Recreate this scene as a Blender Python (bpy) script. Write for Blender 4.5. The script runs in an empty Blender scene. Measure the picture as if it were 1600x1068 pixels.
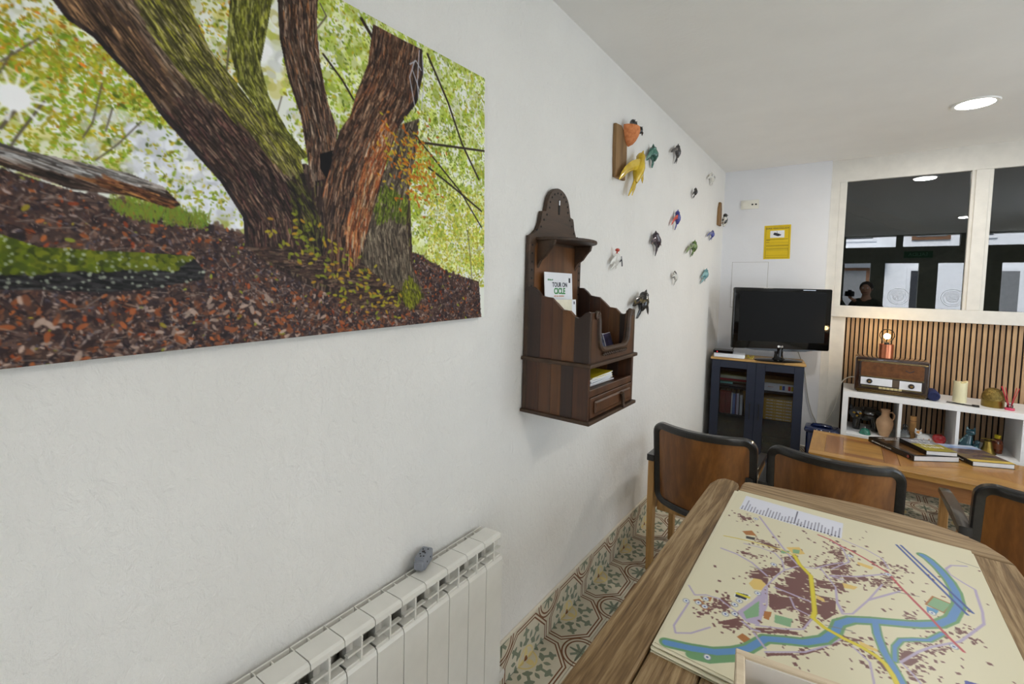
import bpy, bmesh, math, random
import numpy as np
from mathutils import Vector, Matrix, noise as mnoise

random.seed(7)
SC = bpy.context.scene
COL = SC.collection
PI = math.pi

# ------------------------------------------------------------------ camera
F_PX, YAW, PITCH, ROLL, PP_Y = 711.55, 0.63303, 0.0530, 0.02581, 482.74
fwd = Vector((-math.sin(YAW) * math.cos(PITCH), math.cos(YAW) * math.cos(PITCH), -math.sin(PITCH)))
rgt = Vector((math.cos(YAW), math.sin(YAW), 0))
upv = rgt.cross(fwd)
rg2 = rgt * math.cos(ROLL) + upv * math.sin(ROLL)
up2 = upv * math.cos(ROLL) - rgt * math.sin(ROLL)
cd = bpy.data.cameras.new('camera')
cam = bpy.data.objects.new('camera', cd)
COL.objects.link(cam)
cam.matrix_world = Matrix(((rg2.x, up2.x, -fwd.x, 1.0), (rg2.y, up2.y, -fwd.y, 0.0), (rg2.z, up2.z, -fwd.z, 1.545), (0, 0, 0, 1)))
cd.sensor_fit = 'HORIZONTAL'
cd.sensor_width = 36
cd.lens = F_PX / 1600 * 36
cd.shift_y = -(534 - PP_Y) / 1600
cd.clip_start = 0.02
SC.camera = cam

# ------------------------------------------------------------------ world, added sun, exposure
SC.view_settings.view_transform = 'Standard'
SC.view_settings.look = 'None'
SC.view_settings.gamma = 1
SC.view_settings.use_curve_mapping = False
SC.view_settings.exposure = 0.0
W = bpy.data.worlds.new('world')
SC.world = W
W.use_nodes = True
bg = W.node_tree.nodes['Background']
bg.inputs[0].default_value = (0.80, 0.90, 1.0, 1)
bg.inputs[1].default_value = 3.2
sd = bpy.data.lights.new('sun', 'SUN')  # added sun that brightens the house facade mirrored in the panes
sd.energy = 16; sd.angle = .3; sd.color = (1, .97, .93)
sun = bpy.data.objects.new('sun', sd); COL.objects.link(sun)
sun.rotation_euler = Vector((.12, -1.0, -.75)).to_track_quat('-Z', 'Y').to_euler()

# room: x 0 (long plaster wall) .. RX, y RY (glazed wall) .. FY (far wall), z 0 .. CZ
RX, RY, FY, CZ = 3.9, -1.6, 4.78, 2.675

def portal(name, loc, rot, sx, sy):
    l = bpy.data.lights.new(name, 'AREA')
    l.shape = 'RECTANGLE'; l.size = sx; l.size_y = sy
    l.cycles.is_portal = True
    o = bpy.data.objects.new(name, l)
    o.location = loc; o.rotation_euler = rot
    COL.objects.link(o)
portal('daylight_rear_glazing', (2.0, RY - .05, 1.45), (-PI / 2, 0, PI), 3.6, 2.4)
portal('daylight_side_window', (RX + .05, 2.35, 1.4), (0, PI / 2, 0), 2.3, 2.8)

# ------------------------------------------------------------------ colour and material helpers
def lin(c):
    r = []
    for v in c[:3]:
        v = v / 255
        r.append(v / 12.92 if v <= .04045 else ((v + .055) / 1.055) ** 2.4)
    return (*r, 1)

MATS = {}
class NT:
    """small helper around a material node tree"""
    def __init__(self, name):
        self.m = bpy.data.materials.new(name)
        self.m.use_nodes = True
        self.t = self.m.node_tree
        self.b = self.t.nodes['Principled BSDF']
        MATS[name] = self.m
    def n(self, typ, **kw):
        nd = self.t.nodes.new(typ)
        for k, v in kw.items():
            setattr(nd, k, v)
        return nd
    def l(self, a, b):
        self.t.links.new(a, b)
    def coord(self, scale=(1, 1, 1), rot=(0, 0, 0), kind='Object'):
        tc = self.n('ShaderNodeTexCoord'); mp = self.n('ShaderNodeMapping')
        mp.inputs['Scale'].default_value = scale; mp.inputs['Rotation'].default_value = rot
        self.l(tc.outputs[kind], mp.inputs['Vector'])
        return mp.outputs[0]
    def noise(self, vec, scale, detail=4, rough=.55, dist=0):
        nd = self.n('ShaderNodeTexNoise')
        nd.inputs['Scale'].default_value = scale; nd.inputs['Detail'].default_value = detail
        nd.inputs['Roughness'].default_value = rough; nd.inputs['Distortion'].default_value = dist
        if vec is not None: self.l(vec, nd.inputs['Vector'])
        return nd.outputs['Fac']
    def ramp(self, fac, stops):
        nd = self.n('ShaderNodeValToRGB')
        e = nd.color_ramp.elements
        while len(e) < len(stops): e.new(.5)
        for el, (p, c) in zip(e, stops):
            el.position = p; el.color = lin(c)
        self.l(fac, nd.inputs[0])
        return nd.outputs[0]
    def bump(self, h, strength, dist=.01, normal=None):
        nd = self.n('ShaderNodeBump')
        nd.inputs['Strength'].default_value = strength; nd.inputs['Distance'].default_value = dist
        self.l(h, nd.inputs['Height'])
        if normal is not None: self.l(normal, nd.inputs['Normal'])
        self.l(nd.outputs[0], self.b.inputs['Normal'])
        return nd.outputs[0]
    def set(self, **kw):
        for k, v in kw.items():
            self.b.inputs[{'color': 'Base Color', 'rough': 'Roughness', 'metal': 'Metallic', 'coat': 'Coat Weight', 'trans': 'Transmission Weight',
                           'ior': 'IOR', 'emit': 'Emission Color', 'estr': 'Emission Strength', 'spec': 'Specular IOR Level', 'alpha': 'Alpha'}[k]].default_value = v

def plain(name, c, rough=.5, metal=0, coat=0, vary=.06, scale=14, bump=0, bscale=60, **kw):
    """one colour with a little procedural mottling and optional fine relief"""
    t = NT(name)
    v = t.coord()
    d = [max(0, x * (1 - vary)) for x in c]; e = [min(255, x * (1 + vary)) for x in c]
    t.l(t.ramp(t.noise(v, scale), [(.3, d), (.7, e)]), t.b.inputs['Base Color'])
    t.set(rough=rough, metal=metal, coat=coat, **kw)
    if bump: t.bump(t.noise(v, bscale, 3), bump, .003)
    return t.m

def wood(name, dark, light, axis='y', scale=10, stretch=.08, rough=.45, coat=0, bump=.15, knots=.35, mid=None):
    """grain stretched along one axis"""
    t = NT(name)
    s = {'x': (stretch, 1, 1), 'y': (1, stretch, 1), 'z': (1, 1, stretch)}[axis]
    v = t.coord(s)
    n1 = t.noise(v, scale, 5, .6, knots)
    n2 = t.noise(v, scale * 7, 3, .6)
    mx = t.n('ShaderNodeMath', operation='MULTIPLY_ADD'); mx.inputs[1].default_value = .35
    t.l(n2, mx.inputs[0]); t.l(n1, mx.inputs[2])
    stops = [(.42, dark), (.85, light)] if mid is None else [(.42, dark), (.62, mid), (.85, light)]
    t.l(t.ramp(mx.outputs[0], stops), t.b.inputs['Base Color'])
    t.set(rough=rough, coat=coat)
    if bump: t.bump(mx.outputs[0], bump, .002)
    return t.m

# ------------------------------------------------------------------ mesh helpers
class MB:
    """collects shapes in one bmesh; build() links them as ONE mesh object"""
    def __init__(self):
        self.b = bmesh.new()
    def box(self, x0, x1, y0, y1, z0, z1, bev=0, seg=1):
        v = [self.b.verts.new(p) for p in ((x0, y0, z0), (x1, y0, z0), (x1, y1, z0), (x0, y1, z0), (x0, y0, z1), (x1, y0, z1), (x1, y1, z1), (x0, y1, z1))]
        fs = [self.b.faces.new([v[i] for i in q]) for q in ((3, 2, 1, 0), (4, 5, 6, 7), (0, 1, 5, 4), (1, 2, 6, 5), (2, 3, 7, 6), (3, 0, 4, 7))]
        if bev:
            es = list({e for f in fs for e in f.edges})
            bmesh.ops.bevel(self.b, geom=es, offset=bev, segments=seg, affect='EDGES', profile=.5)
        return self
    def prism(self, pts, a0, a1, axis='x', bev=0, seg=1):
        """outline pts extruded from a0 to a1 along axis; pts are (y,z), (x,z) or (x,y)"""
        f = {'x': lambda p, a: (a, p[0], p[1]), 'y': lambda p, a: (p[0], a, p[1]), 'z': lambda p, a: (p[0], p[1], a)}[axis]
        lo = [self.b.verts.new(f(p, a0)) for p in pts]; hi = [self.b.verts.new(f(p, a1)) for p in pts]
        n = len(pts)
        fl = self.b.faces.new(lo[::-1]); fh = self.b.faces.new(hi)
        for i in range(n): self.b.faces.new((lo[i], lo[(i + 1) % n], hi[(i + 1) % n], hi[i]))
        if bev:
            es = list(fl.edges) + list(fh.edges)
            bmesh.ops.bevel(self.b, geom=es, offset=bev, segments=seg, affect='EDGES', profile=.5)
        return self
    def rings(self, rings, cap=True):
        """skin a list of closed vertex loops"""
        vs = [[self.b.verts.new(p) for p in r] for r in rings]
        n = len(vs[0])
        for a, c in zip(vs, vs[1:]):
            for i in range(n):
                self.b.faces.new((a[i], a[(i + 1) % n], c[(i + 1) % n], c[i]))
        if cap:
            if len(set(map(tuple, rings[0]))) > 2: self.b.faces.new(vs[0][::-1])
            if len(set(map(tuple, rings[-1]))) > 2: self.b.faces.new(vs[-1])
        return self
    def lathe(self, prof, c=(0, 0, 0), n=24, axis='z', sx=1, sy=1):
        rr = []
        for r, h in prof:
            ring = []
            for i in range(n):
                a = 2 * PI * i / n
                p = (r * math.cos(a) * sx, r * math.sin(a) * sy, h)
                if axis == 'y': p = (p[0], h, -p[1])
                if axis == 'x': p = (h, p[0], p[1])
                ring.append((c[0] + p[0], c[1] + p[1], c[2] + p[2]))
            rr.append(ring)
        return self.rings(rr)
    def cyl(self, p0, p1, r0, r1=None, n=14):
        r1 = r0 if r1 is None else r1
        return self.tube([p0, p1], [r0, r1], n)
    def tube(self, pts, r, n=8, flat=1.0, up=(0, 0, 1)):
        """round (or flattened) tube along points; r number or list"""
        pts = [Vector(p) for p in pts]
        rs = r if isinstance(r, (list, tuple)) else [r] * len(pts)
        rr = []; u = None
        for i, p in enumerate(pts):
            d = (pts[min(i + 1, len(pts) - 1)] - pts[max(i - 1, 0)]).normalized()
            if u is None:
                u = Vector(up)
                if abs(u.dot(d)) > .95: u = Vector((1, 0, 0))
            u = (u - d * u.dot(d)).normalized()
            w = d.cross(u)
            rr.append([tuple(p + (w * math.cos(2 * PI * k / n) + u * math.sin(2 * PI * k / n) * flat) * rs[i]) for k in range(n)])
        return self.rings(rr)
    def ball(self, c, r, n=16, m=10, sc=(1, 1, 1)):
        rr = []
        for j in range(m + 1):
            t = PI * j / m
            q = max(1e-4, math.sin(t))
            rr.append([(c[0] + r * sc[0] * q * math.cos(2 * PI * i / n), c[1] + r * sc[1] * q * math.sin(2 * PI * i / n), c[2] - r * sc[2] * math.cos(t)) for i in range(n)])
        return self.rings(rr)
    def quad(self, *p):
        self.b.faces.new([self.b.verts.new(q) for q in p]); return self
    def xf(self, m):
        bmesh.ops.transform(self.b, matrix=m, verts=self.b.verts); return self
    def build(self, name, mat, parent=None, smooth=False, loc=None, rot=None, label=None):
        bmesh.ops.remove_doubles(self.b, verts=self.b.verts, dist=1e-6)
        bmesh.ops.recalc_face_normals(self.b, faces=self.b.faces)
        me = bpy.data.meshes.new(name)
        self.b.to_mesh(me); self.b.free()
        return link(name, me, mat, parent, smooth, loc, rot, label)

def link(name, me, mat, parent=None, smooth=False, loc=None, rot=None, label=None):
    if mat is not None and not me.materials: me.materials.append(mat)
    if smooth:
        me.polygons.foreach_set('use_smooth', [True] * len(me.polygons))
        try: me.set_sharp_from_angle(angle=math.radians(42))
        except Exception: pass
    o = bpy.data.objects.new(name, me)
    COL.objects.link(o)
    if parent: o.parent = parent
    if loc: o.location = loc
    if rot: o.rotation_euler = rot
    if label: o['label'] = label
    return o

def tag(o, label, cat, group=None):
    o['label'] = label; o['category'] = cat
    if group: o['group'] = group
    return o
def thing(name, label, cat, loc=(0, 0, 0), rz=0, group=None, rot=None):
    o = bpy.data.objects.new(name, None)
    o.empty_display_size = .05
    COL.objects.link(o)
    o.location = loc; o.rotation_euler = rot or (0, 0, rz)
    return tag(o, label, cat, group)
def struct(o):
    o['kind'] = 'structure'; return o
def dup(root, loc, rz=None, label=None):
    def cp(o, par):
        c = o.copy(); COL.objects.link(c); c.parent = par
        for ch in o.children: cp(ch, c)
        return c
    r = cp(root, None)
    r.location = loc
    if rz is not None: r.rotation_euler = (0, 0, rz)
    if label: r['label'] = label
    return r
def text(name, s, size, mat, parent, loc, rot, depth=.0004, align='CENTER', sx=1, bold=0):
    cu = bpy.data.curves.new(name, 'FONT')
    cu.body = s; cu.size = size; cu.extrude = depth; cu.align_x = align; cu.align_y = 'CENTER'; cu.offset = bold
    cu.resolution_u = 3
    tmp = bpy.data.objects.new(name, cu)
    me = bpy.data.meshes.new_from_object(tmp)
    bpy.data.objects.remove(tmp)
    me.transform(Matrix.Diagonal((sx, 1, 1, 1)))
    return link(name, me, mat, parent, False, loc, rot)
def strokes(name, words, size, mat, parent, loc, rot, depth=.0004):
    """a line of type too small to read: one short bar per letter, centred"""
    m = MB(); x = 0; rnd = random.Random(sum(words))
    for w in words:
        for _ in range(w):
            m.box(x, x + size * .40, -size * .25, size * (.12 + .22 * rnd.random()), 0, depth); x += size * .58
        x += size * .45
    m.xf(Matrix.Translation((-x / 2, 0, 0)))
    return m.build(name, mat, parent, False, loc, rot)
def rrect(w, h, r, n=5, cx=0, cy=0):
    p = []
    for (sx, sy, a0) in ((1, 1, 0), (-1, 1, 90), (-1, -1, 180), (1, -1, 270)):
        for i in range(n + 1):
            a = math.radians(a0 + 90 * i / n)
            p.append((cx + sx * (w / 2 - r) + r * math.cos(a), cy + sy * (h / 2 - r) + r * math.sin(a)))
    return p

# ------------------------------------------------------------------ materials of the shell
def plaster(name, c, k=1.0):
    t = NT(name)
    v = t.coord()
    a = t.noise(v, 3.0, 4); b = t.noise(v, 120, 4, .65, .4); g = t.noise(t.coord((1, 1.6, 1)), 22, 5, .6, .8)
    t.l(t.ramp(a, [(.25, [x * .975 for x in c]), (.75, c)]), t.b.inputs['Base Color'])
    t.set(rough=.75, spec=.25)
    n1 = t.bump(g, .5 * k, .014)
    t.bump(b, .4 * k, .005, n1)
    return t.m
M_wall = plaster('white_plaster', (238, 236, 231))
M_far = plaster('smooth_white_wall', (232, 233, 236), .25)
M_ceil = plaster('ceiling_paint', (246, 245, 242), .2)
M_cream = plain('cream_painted_wood', (224, 221, 213), .4, vary=.02, bump=.03, bscale=30)
M_grey_frame = plain('grey_green_frame_paint', (120, 124, 110), .5)
M_cap = plain('cream_tile_edge', (224, 216, 198), .35, vary=.03)
M_grout = plain('grout', (150, 142, 128), .9)
M_black = plain('black_felt', (22, 20, 20), .9)

def tile_material(name, H):
    """encaustic pattern: flower in the middle, double brown octagon, rings on the corners"""
    t = NT(name)
    tc = t.n('ShaderNodeTexCoord'); sp = t.n('ShaderNodeSeparateXYZ')
    t.l(tc.outputs['Object'], sp.inputs[0])
    def mth(op, a, b=None, c=None):
        nd = t.n('ShaderNodeMath', operation=op)
        for i, q in enumerate((a, b, c)):
            if q is None: continue
            if isinstance(q, (int, float)): nd.inputs[i].default_value = q
            else: t.l(q, nd.inputs[i])
        return nd.outputs[0]
    add = lambda a, b: mth('ADD', a, b); sub = lambda a, b: mth('SUBTRACT', a, b); mul = lambda a, b: mth('MULTIPLY', a, b)
    lt = lambda a, b: mth('LESS_THAN', a, b); mx = lambda a, b: mth('MAXIMUM', a, b); mn = lambda a, b: mth('MINIMUM', a, b)
    ab = lambda a: mth('ABSOLUTE', a)
    u = mul(ab(sp.outputs[0]), 1 / H); v = mul(ab(sp.outputs[1]), 1 / H)
    r = mth('SQRT', add(mul(u, u), mul(v, v)))
    th = mth('ARCTAN2', v, u)
    band = lambda x, c, w: lt(ab(sub(x, c)), w)
    both = lambda a, b: mul(a, b)
    # angle to the nearest multiple of 45 degrees, as arc length
    q = mul(th, 4 / PI)
    dev = mul(mul(ab(sub(q, mth('ROUND', q))), PI / 4), r)
    # leaves: stem flaring twice
    wid = add(.036, mul(.095, mx(0, mth('SINE', mul(sub(r, .38), 2 * PI / .24)))))
    leaf = both(lt(dev, wid), both(lt(.36, r), lt(r, .80)))
    q2 = mul(sub(th, PI / 8), 4 / PI)
    dev2 = mul(mul(ab(sub(q2, mth('ROUND', q2))), PI / 4), r)
    leaf2 = both(lt(dev2, mul(.05, mx(0, mth('SINE', mul(sub(r, .46), PI / .2))))), both(lt(.46, r), lt(r, .66)))
    green = mx(leaf, leaf2)
    # inner yellow ring and petals
    ring = band(r, .30, .022)
    pet = both(lt(r, mul(.28, ab(mth('COSINE', mul(th, 2))))), lt(.10, r))
    yel = mx(ring, pet)
    core = lt(add(mul(mul(u, u), 2.2), mul(v, v)), .0095)
    # stepped octagon lines
    o = mx(mx(u, v), mul(add(u, v), .70))
    line = mx(band(o, .845, .018), band(o, .925, .018))
    cu = sub(1, u); cv = sub(1, v)
    rc = mth('SQRT', add(mul(cu, cu), mul(cv, cv)))
    cor = mx(band(rc, .46, .02), band(rc, .37, .02))
    line = mul(mx(line, cor), lt(mul(rc, -1), -.34))
    line = mx(line, cor)
    star = both(lt(mn(cu, cv), mul(.06, sub(1, mul(rc, 2.2)))), lt(rc, .30))
    star = mx(star, both(lt(ab(sub(cu, cv)), .05), both(lt(rc, .27), lt(.08, rc))))
    green = mx(green, star)
    def over(base, col, m):
        nd = t.n('ShaderNodeMix', data_type='RGBA')
        t.l(m, nd.inputs[0])
        if isinstance(base, tuple): nd.inputs[6].default_value = base
        else: t.l(base, nd.inputs[6])
        nd.inputs[7].default_value = col
        return nd.outputs[2]
    vec = t.coord()
    cream = t.ramp(t.noise(vec, 9), [(.3, (206, 197, 174)), (.7, (220, 212, 192))])
    c = over(cream, lin((222, 203, 140)), yel)
    c = over(c, lin((130, 138, 118)), green)
    c = over(c, lin((122, 80, 50)), line)
    c = over(c, lin((140, 88, 44)), core)
    t.l(c, t.b.inputs['Base Color'])
    t.set(rough=.5, spec=.3)
    return t.m
TP = .342
M_tile = tile_material('encaustic_tile', TP / 2)

# ------------------------------------------------------------------ room shell
fl = struct(MB().box(-.1, RX + .1, RY - .1, FY + .3, -.08, -.006).build('floor', M_grout))
y_first = 1.512 - 9 * TP
half = TP / 2 - .0009
full_tile = MB().box(-half, half, -half, half, -.006, 0, .0006).build('tile', M_tile, fl)
half_tile = MB().box(.0, half, -half, half, -.006, 0, .0006).build('tile', M_tile, fl)
tw, th_ = full_tile.data, half_tile.data
bpy.data.objects.remove(full_tile); bpy.data.objects.remove(half_tile)
for j in range(19):
    yc = y_first + j * TP
    for i in range(12):
        if i * TP > RX: continue
        o = bpy.data.objects.new('tile', th_ if i == 0 else tw)
        COL.objects.link(o); o.parent = fl; o.location = (i * TP, yc, 0)

struct(MB().box(-.12, 0, RY, FY + .3, 0, CZ).build('wall_left', M_wall))
bb = struct(MB().box(0, .010, RY, FY, .172, .184, .002).build('baseboard_left', M_cap))
bm_t = MB().box(-half, half, .0008, .171, 0, .007, .0006).build('tile', M_tile, bb)
btm = bm_t.data
bpy.data.objects.remove(bm_t)
for j in range(19):
    o = bpy.data.objects.new('tile', btm)
    COL.objects.link(o); o.parent = bb
    o.matrix_basis = Matrix(((0, 0, 1, 0), (1, 0, 0, y_first + j * TP), (0, 1, 0, 0), (0, 0, 0, 1)))
struct(MB().box(-.12, RX + .12, RY - .1, FY + .3, CZ, CZ + .12).build('ceiling', M_ceil))
# far wall: plaster part with the television, then the framed glazing
wf = struct(MB().box(0, .843, FY, FY + .25, 0, CZ).build('wall_far', M_far))
# low tiled skirting along the far wall
bf = struct(MB().box(0, .843, FY - .010, FY, .172, .184, .002).build('baseboard_far', M_cap))
for j in range(3):
    o = bpy.data.objects.new('tile', btm)
    COL.objects.link(o); o.parent = bf
    x0 = .171 + j * TP
    o.matrix_basis = Matrix(((1, 0, 0, min(x0, .843 - half)), (0, 0, -1, FY), (0, 1, 0, 0), (0, 0, 0, 1)))
# far partition: cream timber frame, dark glazing above a slatted panel
GY = FY + .035
fr = struct(MB().box(.843, RX, GY - .005, GY + .045, 2.49, CZ).build('trim_1', M_cream))
MB().box(.843, .905, GY - .012, GY + .045, 0, 2.49, .002).build('post', M_cream, fr)
MB().box(.905, .955, GY - .006, GY + .045, 1.345, 2.49, .003).build('stile', M_cream, fr)
MB().box(.843, RX, GY - .016, GY + .045, 1.345, 1.443, .003).build('rail', M_cream, fr)
mull = [(1.707, 1.823), (2.575, 2.69), (3.44, 3.56)]
for a, b in mull:
    MB().box(a, b, GY - .004, GY + .04, 1.443, 2.49, .003).build('mullion', M_cream, fr)
    MB().box(a + .02, b - .02, GY - .014, GY, 1.443, 2.49, .003).build('mullion', M_cream, fr)
MB().box(.905, 1.0, GY + .012, GY + .03, 0, 1.345).build('stile', M_cream, fr)

tg = NT('dark_window_glass')
g_ = tg.n('ShaderNodeBsdfGlossy'); g_.inputs['Roughness'].default_value = 0; g_.inputs[0].default_value = (.95, .97, 1, 1)
x_ = tg.n('ShaderNodeBsdfTransparent'); tg.l(tg.ramp(tg.noise(tg.coord((1, 1, .2)), 2.5), [(.3, (150, 154, 156)), (.75, (172, 176, 178))]), x_.inputs[0])
m_ = tg.n('ShaderNodeMixShader'); f_ = tg.n('ShaderNodeFresnel'); f_.inputs[0].default_value = 2.0
tg.l(f_.outputs[0], m_.inputs[0]); tg.l(x_.outputs[0], m_.inputs[1]); tg.l(g_.outputs[0], m_.inputs[2]); tg.l(m_.outputs[0], tg.t.nodes['Material Output'].inputs[0])
M_glass_dark = tg.m
M_etch = plain('etched_white', (150, 156, 160), .6)
wins = []
for k, (a, b) in enumerate(((.955, 1.707), (1.823, 2.575), (2.69, 3.44), (3.56, RX))):
    w = struct(MB().box(a - .008, b + .008, -.003, .003, 0, 1.06).build('window_%d' % (k + 1), M_glass_dark, loc=(0, GY + .026, 1.437), rot=(0, 0, 0)))
    w['label'] = 'dark glass pane in the cream partition'
    wins.append(w)
# round etched emblem low on the first pane and across the mullion
def emblem(w, x, z):
    m = MB()
    for r, q in ((.066, .0012), (.054, .0008), (.034, .0010)):
        pts = [(x + r * math.cos(2 * PI * i / 40), -.004, z + r * math.sin(2 * PI * i / 40)) for i in range(41)]
        m.tube(pts, q, 4)
    for i in range(6):
        a = 2 * PI * i / 6
        pts = [(x + .017 * math.cos(a) + .012 * math.cos(2 * PI * j / 14), -.004, z + .017 * math.sin(a) + .012 * math.sin(2 * PI * j / 14)) for j in range(15)]
        m.tube(pts, .0008, 4)
    for i in range(16):
        a = PI * (.08 + .84 * i / 15)
        c, s = math.cos(a), math.sin(a)
        m.tube([(x + .041 * c, -.004, z + .041 * s), (x + .049 * c, -.004, z + .049 * s)], .0011, 4)
    m.build('emblem', M_etch, w)
emblem(wins[0], 1.335, .095)
emblem(wins[0], 1.655, .095)

# slatted panel
M_slat = []
for i, (d, l) in enumerate((((140, 108, 76), (186, 152, 114)), ((150, 116, 82), (196, 162, 122)), ((128, 98, 70), (172, 138, 102)))):
    M_slat.append(wood('oak_slat_%d' % i, d, l, 'z', 30, .06, .55, bump=.1))
sp = struct(MB().box(.915, RX, GY + .028, GY + .036, 0, 1.345).build('trim_2', M_black))
sp['label'] = 'vertical oak slats on black felt under the glazing'
P_SL = .0305
slat_me = [MB().box(-.0106, .0106, -.013, 0, 0, 1.343, .001).build('slat', m, sp) for m in M_slat]
sm = [o.data for o in slat_me]
for o in slat_me: bpy.data.objects.remove(o)
for i in range(int((RX - .92) / P_SL)):
    o = bpy.data.objects.new('slat', sm[(i * 7 + i // 3) % 3])
    COL.objects.link(o); o.parent = sp; o.location = (.932 + i * P_SL, GY + .028, 0)

# walls out of the picture: side wall with a window, glazed rear wall
SW0, SW1, SZ0, SZ1 = 1.0, 3.7, .25, 2.55
wr = struct(MB().box(RX, RX + .2, RY - .1, SW0, 0, CZ).box(RX, RX + .2, SW1, FY + .3, 0, CZ).box(RX, RX + .2, SW0, SW1, 0, SZ0).box(RX, RX + .2, SW0, SW1, SZ1, CZ).build('wall_right', M_wall))
fs_ = struct(MB().box(RX + .06, RX + .1, SW0, SW0 + .06, SZ0, SZ1).box(RX + .06, RX + .1, SW1 - .06, SW1, SZ0, SZ1).box(RX + .06, RX + .1, SW0, SW1, SZ0, SZ0 + .06).box(RX + .06, RX + .1, SW0, SW1, SZ1 - .06, SZ1).box(RX + .06, RX + .1, 2.32, 2.38, SZ0, SZ1).build('window_5', M_cream))
rear = MB().box(0, RX, RY - .2, RY, 0, .25)
rear.box(0, RX, RY - .2, RY, 2.66, CZ)
rear.box(0, .6, RY - .2, RY, .25, 2.66)
wre = struct(rear.build('wall_rear', M_grey_frame))
for x0, x1 in ((.60, .93), (1.34, 1.56), (2.05, 2.31), (2.87, 3.12), (3.72, 3.9)):
    MB().box(x0, x1, RY - .14, RY - .02, .25, 2.17).build('post', M_grey_frame, wre)
for x0, x1 in ((.60, .93), (1.70, 1.80), (2.58, 2.86), (3.72, 3.9)):
    MB().box(x0, x1, RY - .14, RY - .02, 2.44, 2.66).build('post', M_grey_frame, wre)
MB().box(.2, RX, RY - .16, RY, 2.15, 2.45).build('beam', M_grey_frame, wre)
exs = thing('exit_sign', 'green exit sign on the dark beam, seen mirrored in the pane', 'sign', (2.02, RY + .002, 2.30))
MB().box(-.20, .20, 0, .02, -.06, .06).build('panel', plain('exit_green', (18, 84, 52), .5), exs)
text('lettering', 'SALIDA', .085, plain('exit_white', (120, 170, 140), .5), exs, (0, .021, 0), (PI / 2, 0, PI))

# white house across the street
M_house = plain('white_render', (236, 238, 242), .8, vary=.02)
M_shut = plain('grey_shutter', (120, 122, 124), .6)
M_pane = plain('house_window_dark', (60, 62, 66), .25)
M_brown = plain('brown_window_frame', (116, 78, 48), .6)
hs = thing('house', 'white rendered house across the street, mirrored in the dark panes', 'house', (2.2, RY - 5.0, -.3))
MB().box(-5, 5, -.4, 0, 0, 7).build('wall', M_house, hs)
for i, (x, z, w, h) in enumerate(((-1.2, 1.2, .8, 1.3), (.4, 1.3, .5, 1.2), (1.9, 1.3, .5, 1.2), (3.2, 1.3, .6, 1.3), (-2.8, 1.3, .8, 1.3), (-1.1, 3.4, .8, 1.1), (.5, 3.4, .6, 1.0), (1.4, 3.4, .5, 1.0), (2.6, 3.4, .6, 1.0), (-2.6, 3.4, .8, 1.1))):
    wd = MB().box(x - w / 2 - .08, x + w / 2 + .08, 0, .06, z - .08, z + h + .08).build('window', M_brown if i % 3 == 0 else M_house, hs)
    MB().box(x - w / 2, x + w / 2, .04, .075, z, z + h).build('pane', M_pane if i % 2 else M_shut, wd)
MB().box(-1.9, -.4, 0, .7, 2.9, 3.0).build('balcony', M_house, hs)
st = struct(MB().box(-6, 10, RY - 6, RY - .2, -.4, -.3).build('ground', plain('asphalt', (120, 120, 122), .9)))
M_store = plain('dim_store_paint', (120, 120, 122), .8)
struct(MB().box(.5, RX + .12, GY + 1.0, GY + 1.1, 0, CZ).box(.5, .6, GY + .22, GY + 1.0, 0, CZ).box(RX, RX + .12, GY + .26, GY + 1.0, 0, CZ).box(.5, RX + .12, GY + .05, GY + 1.1, -.1, 0).box(.5, RX + .12, GY + .26, GY + 1.1, CZ, CZ + .1).box(.83, RX, GY + .05, GY + .08, 0, 1.40).build('wall_store', M_store))
M_tim = wood('old_timber', (92, 66, 40), (140, 108, 70), 'x', 12, .1, .7)
bt = thing('timber_brace', 'old timber brace slanting in the dim room behind the first pane', 'beam', (.62, GY + .50, 2.52))
MB().prism([(0, .04), (0, -.06), (1.2, -.62), (1.2, -.52)], -.04, .04, 'y').build('beam', M_tim, bt)
bt2 = thing('timber_brace', 'pale timber brace rising behind the mullion between the panes', 'beam', (1.20, GY + .60, 1.62))
MB().prism([(0, .05), (0, -.05), (1.5, .75), (1.5, .85)], -.04, .04, 'y').build('beam', plain('pale_timber', (150, 148, 140), .7), bt2)

# ------------------------------------------------------------------ ceiling lamps (recessed LED discs)
M_lampring = plain('white_lamp_ring', (235, 234, 230), .4)
tl_ = NT('led_diffuser'); tl_.set(color=(1, 1, 1, 1), emit=(1, .96, .90, 1), estr=22.0)
def ceiling_lamp(x, y, label):
    t = thing('ceiling_lamp', label, 'ceiling lamp', (x, y, CZ), group='round ceiling lamps')
    MB().lathe([(.086, -.0005), (.086, -.006), (.103, -.008), (.108, -.001), (.108, 0)], n=40).build('ring', M_lampring, t, True)
    MB().lathe([(.0005, -.0045), (.0855, -.0045), (.0855, -.0025), (.0005, -.0025)], n=40).build('diffuser', tl_.m, t)
    l = bpy.data.lights.new('lamp_light', 'AREA'); l.shape = 'DISK'; l.size = .16; l.energy = 14; l.color = (1, .94, .86)
    o = bpy.data.objects.new('lamp_light', l); COL.objects.link(o); o.parent = t; o.location = (0, 0, -.012)
ceiling_lamp(1.545, 3.78, 'lit round ceiling lamp over the coffee table')
ceiling_lamp(2.30, .66, 'lit round ceiling lamp beyond the big wooden table, seen mirrored in the pane')
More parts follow.
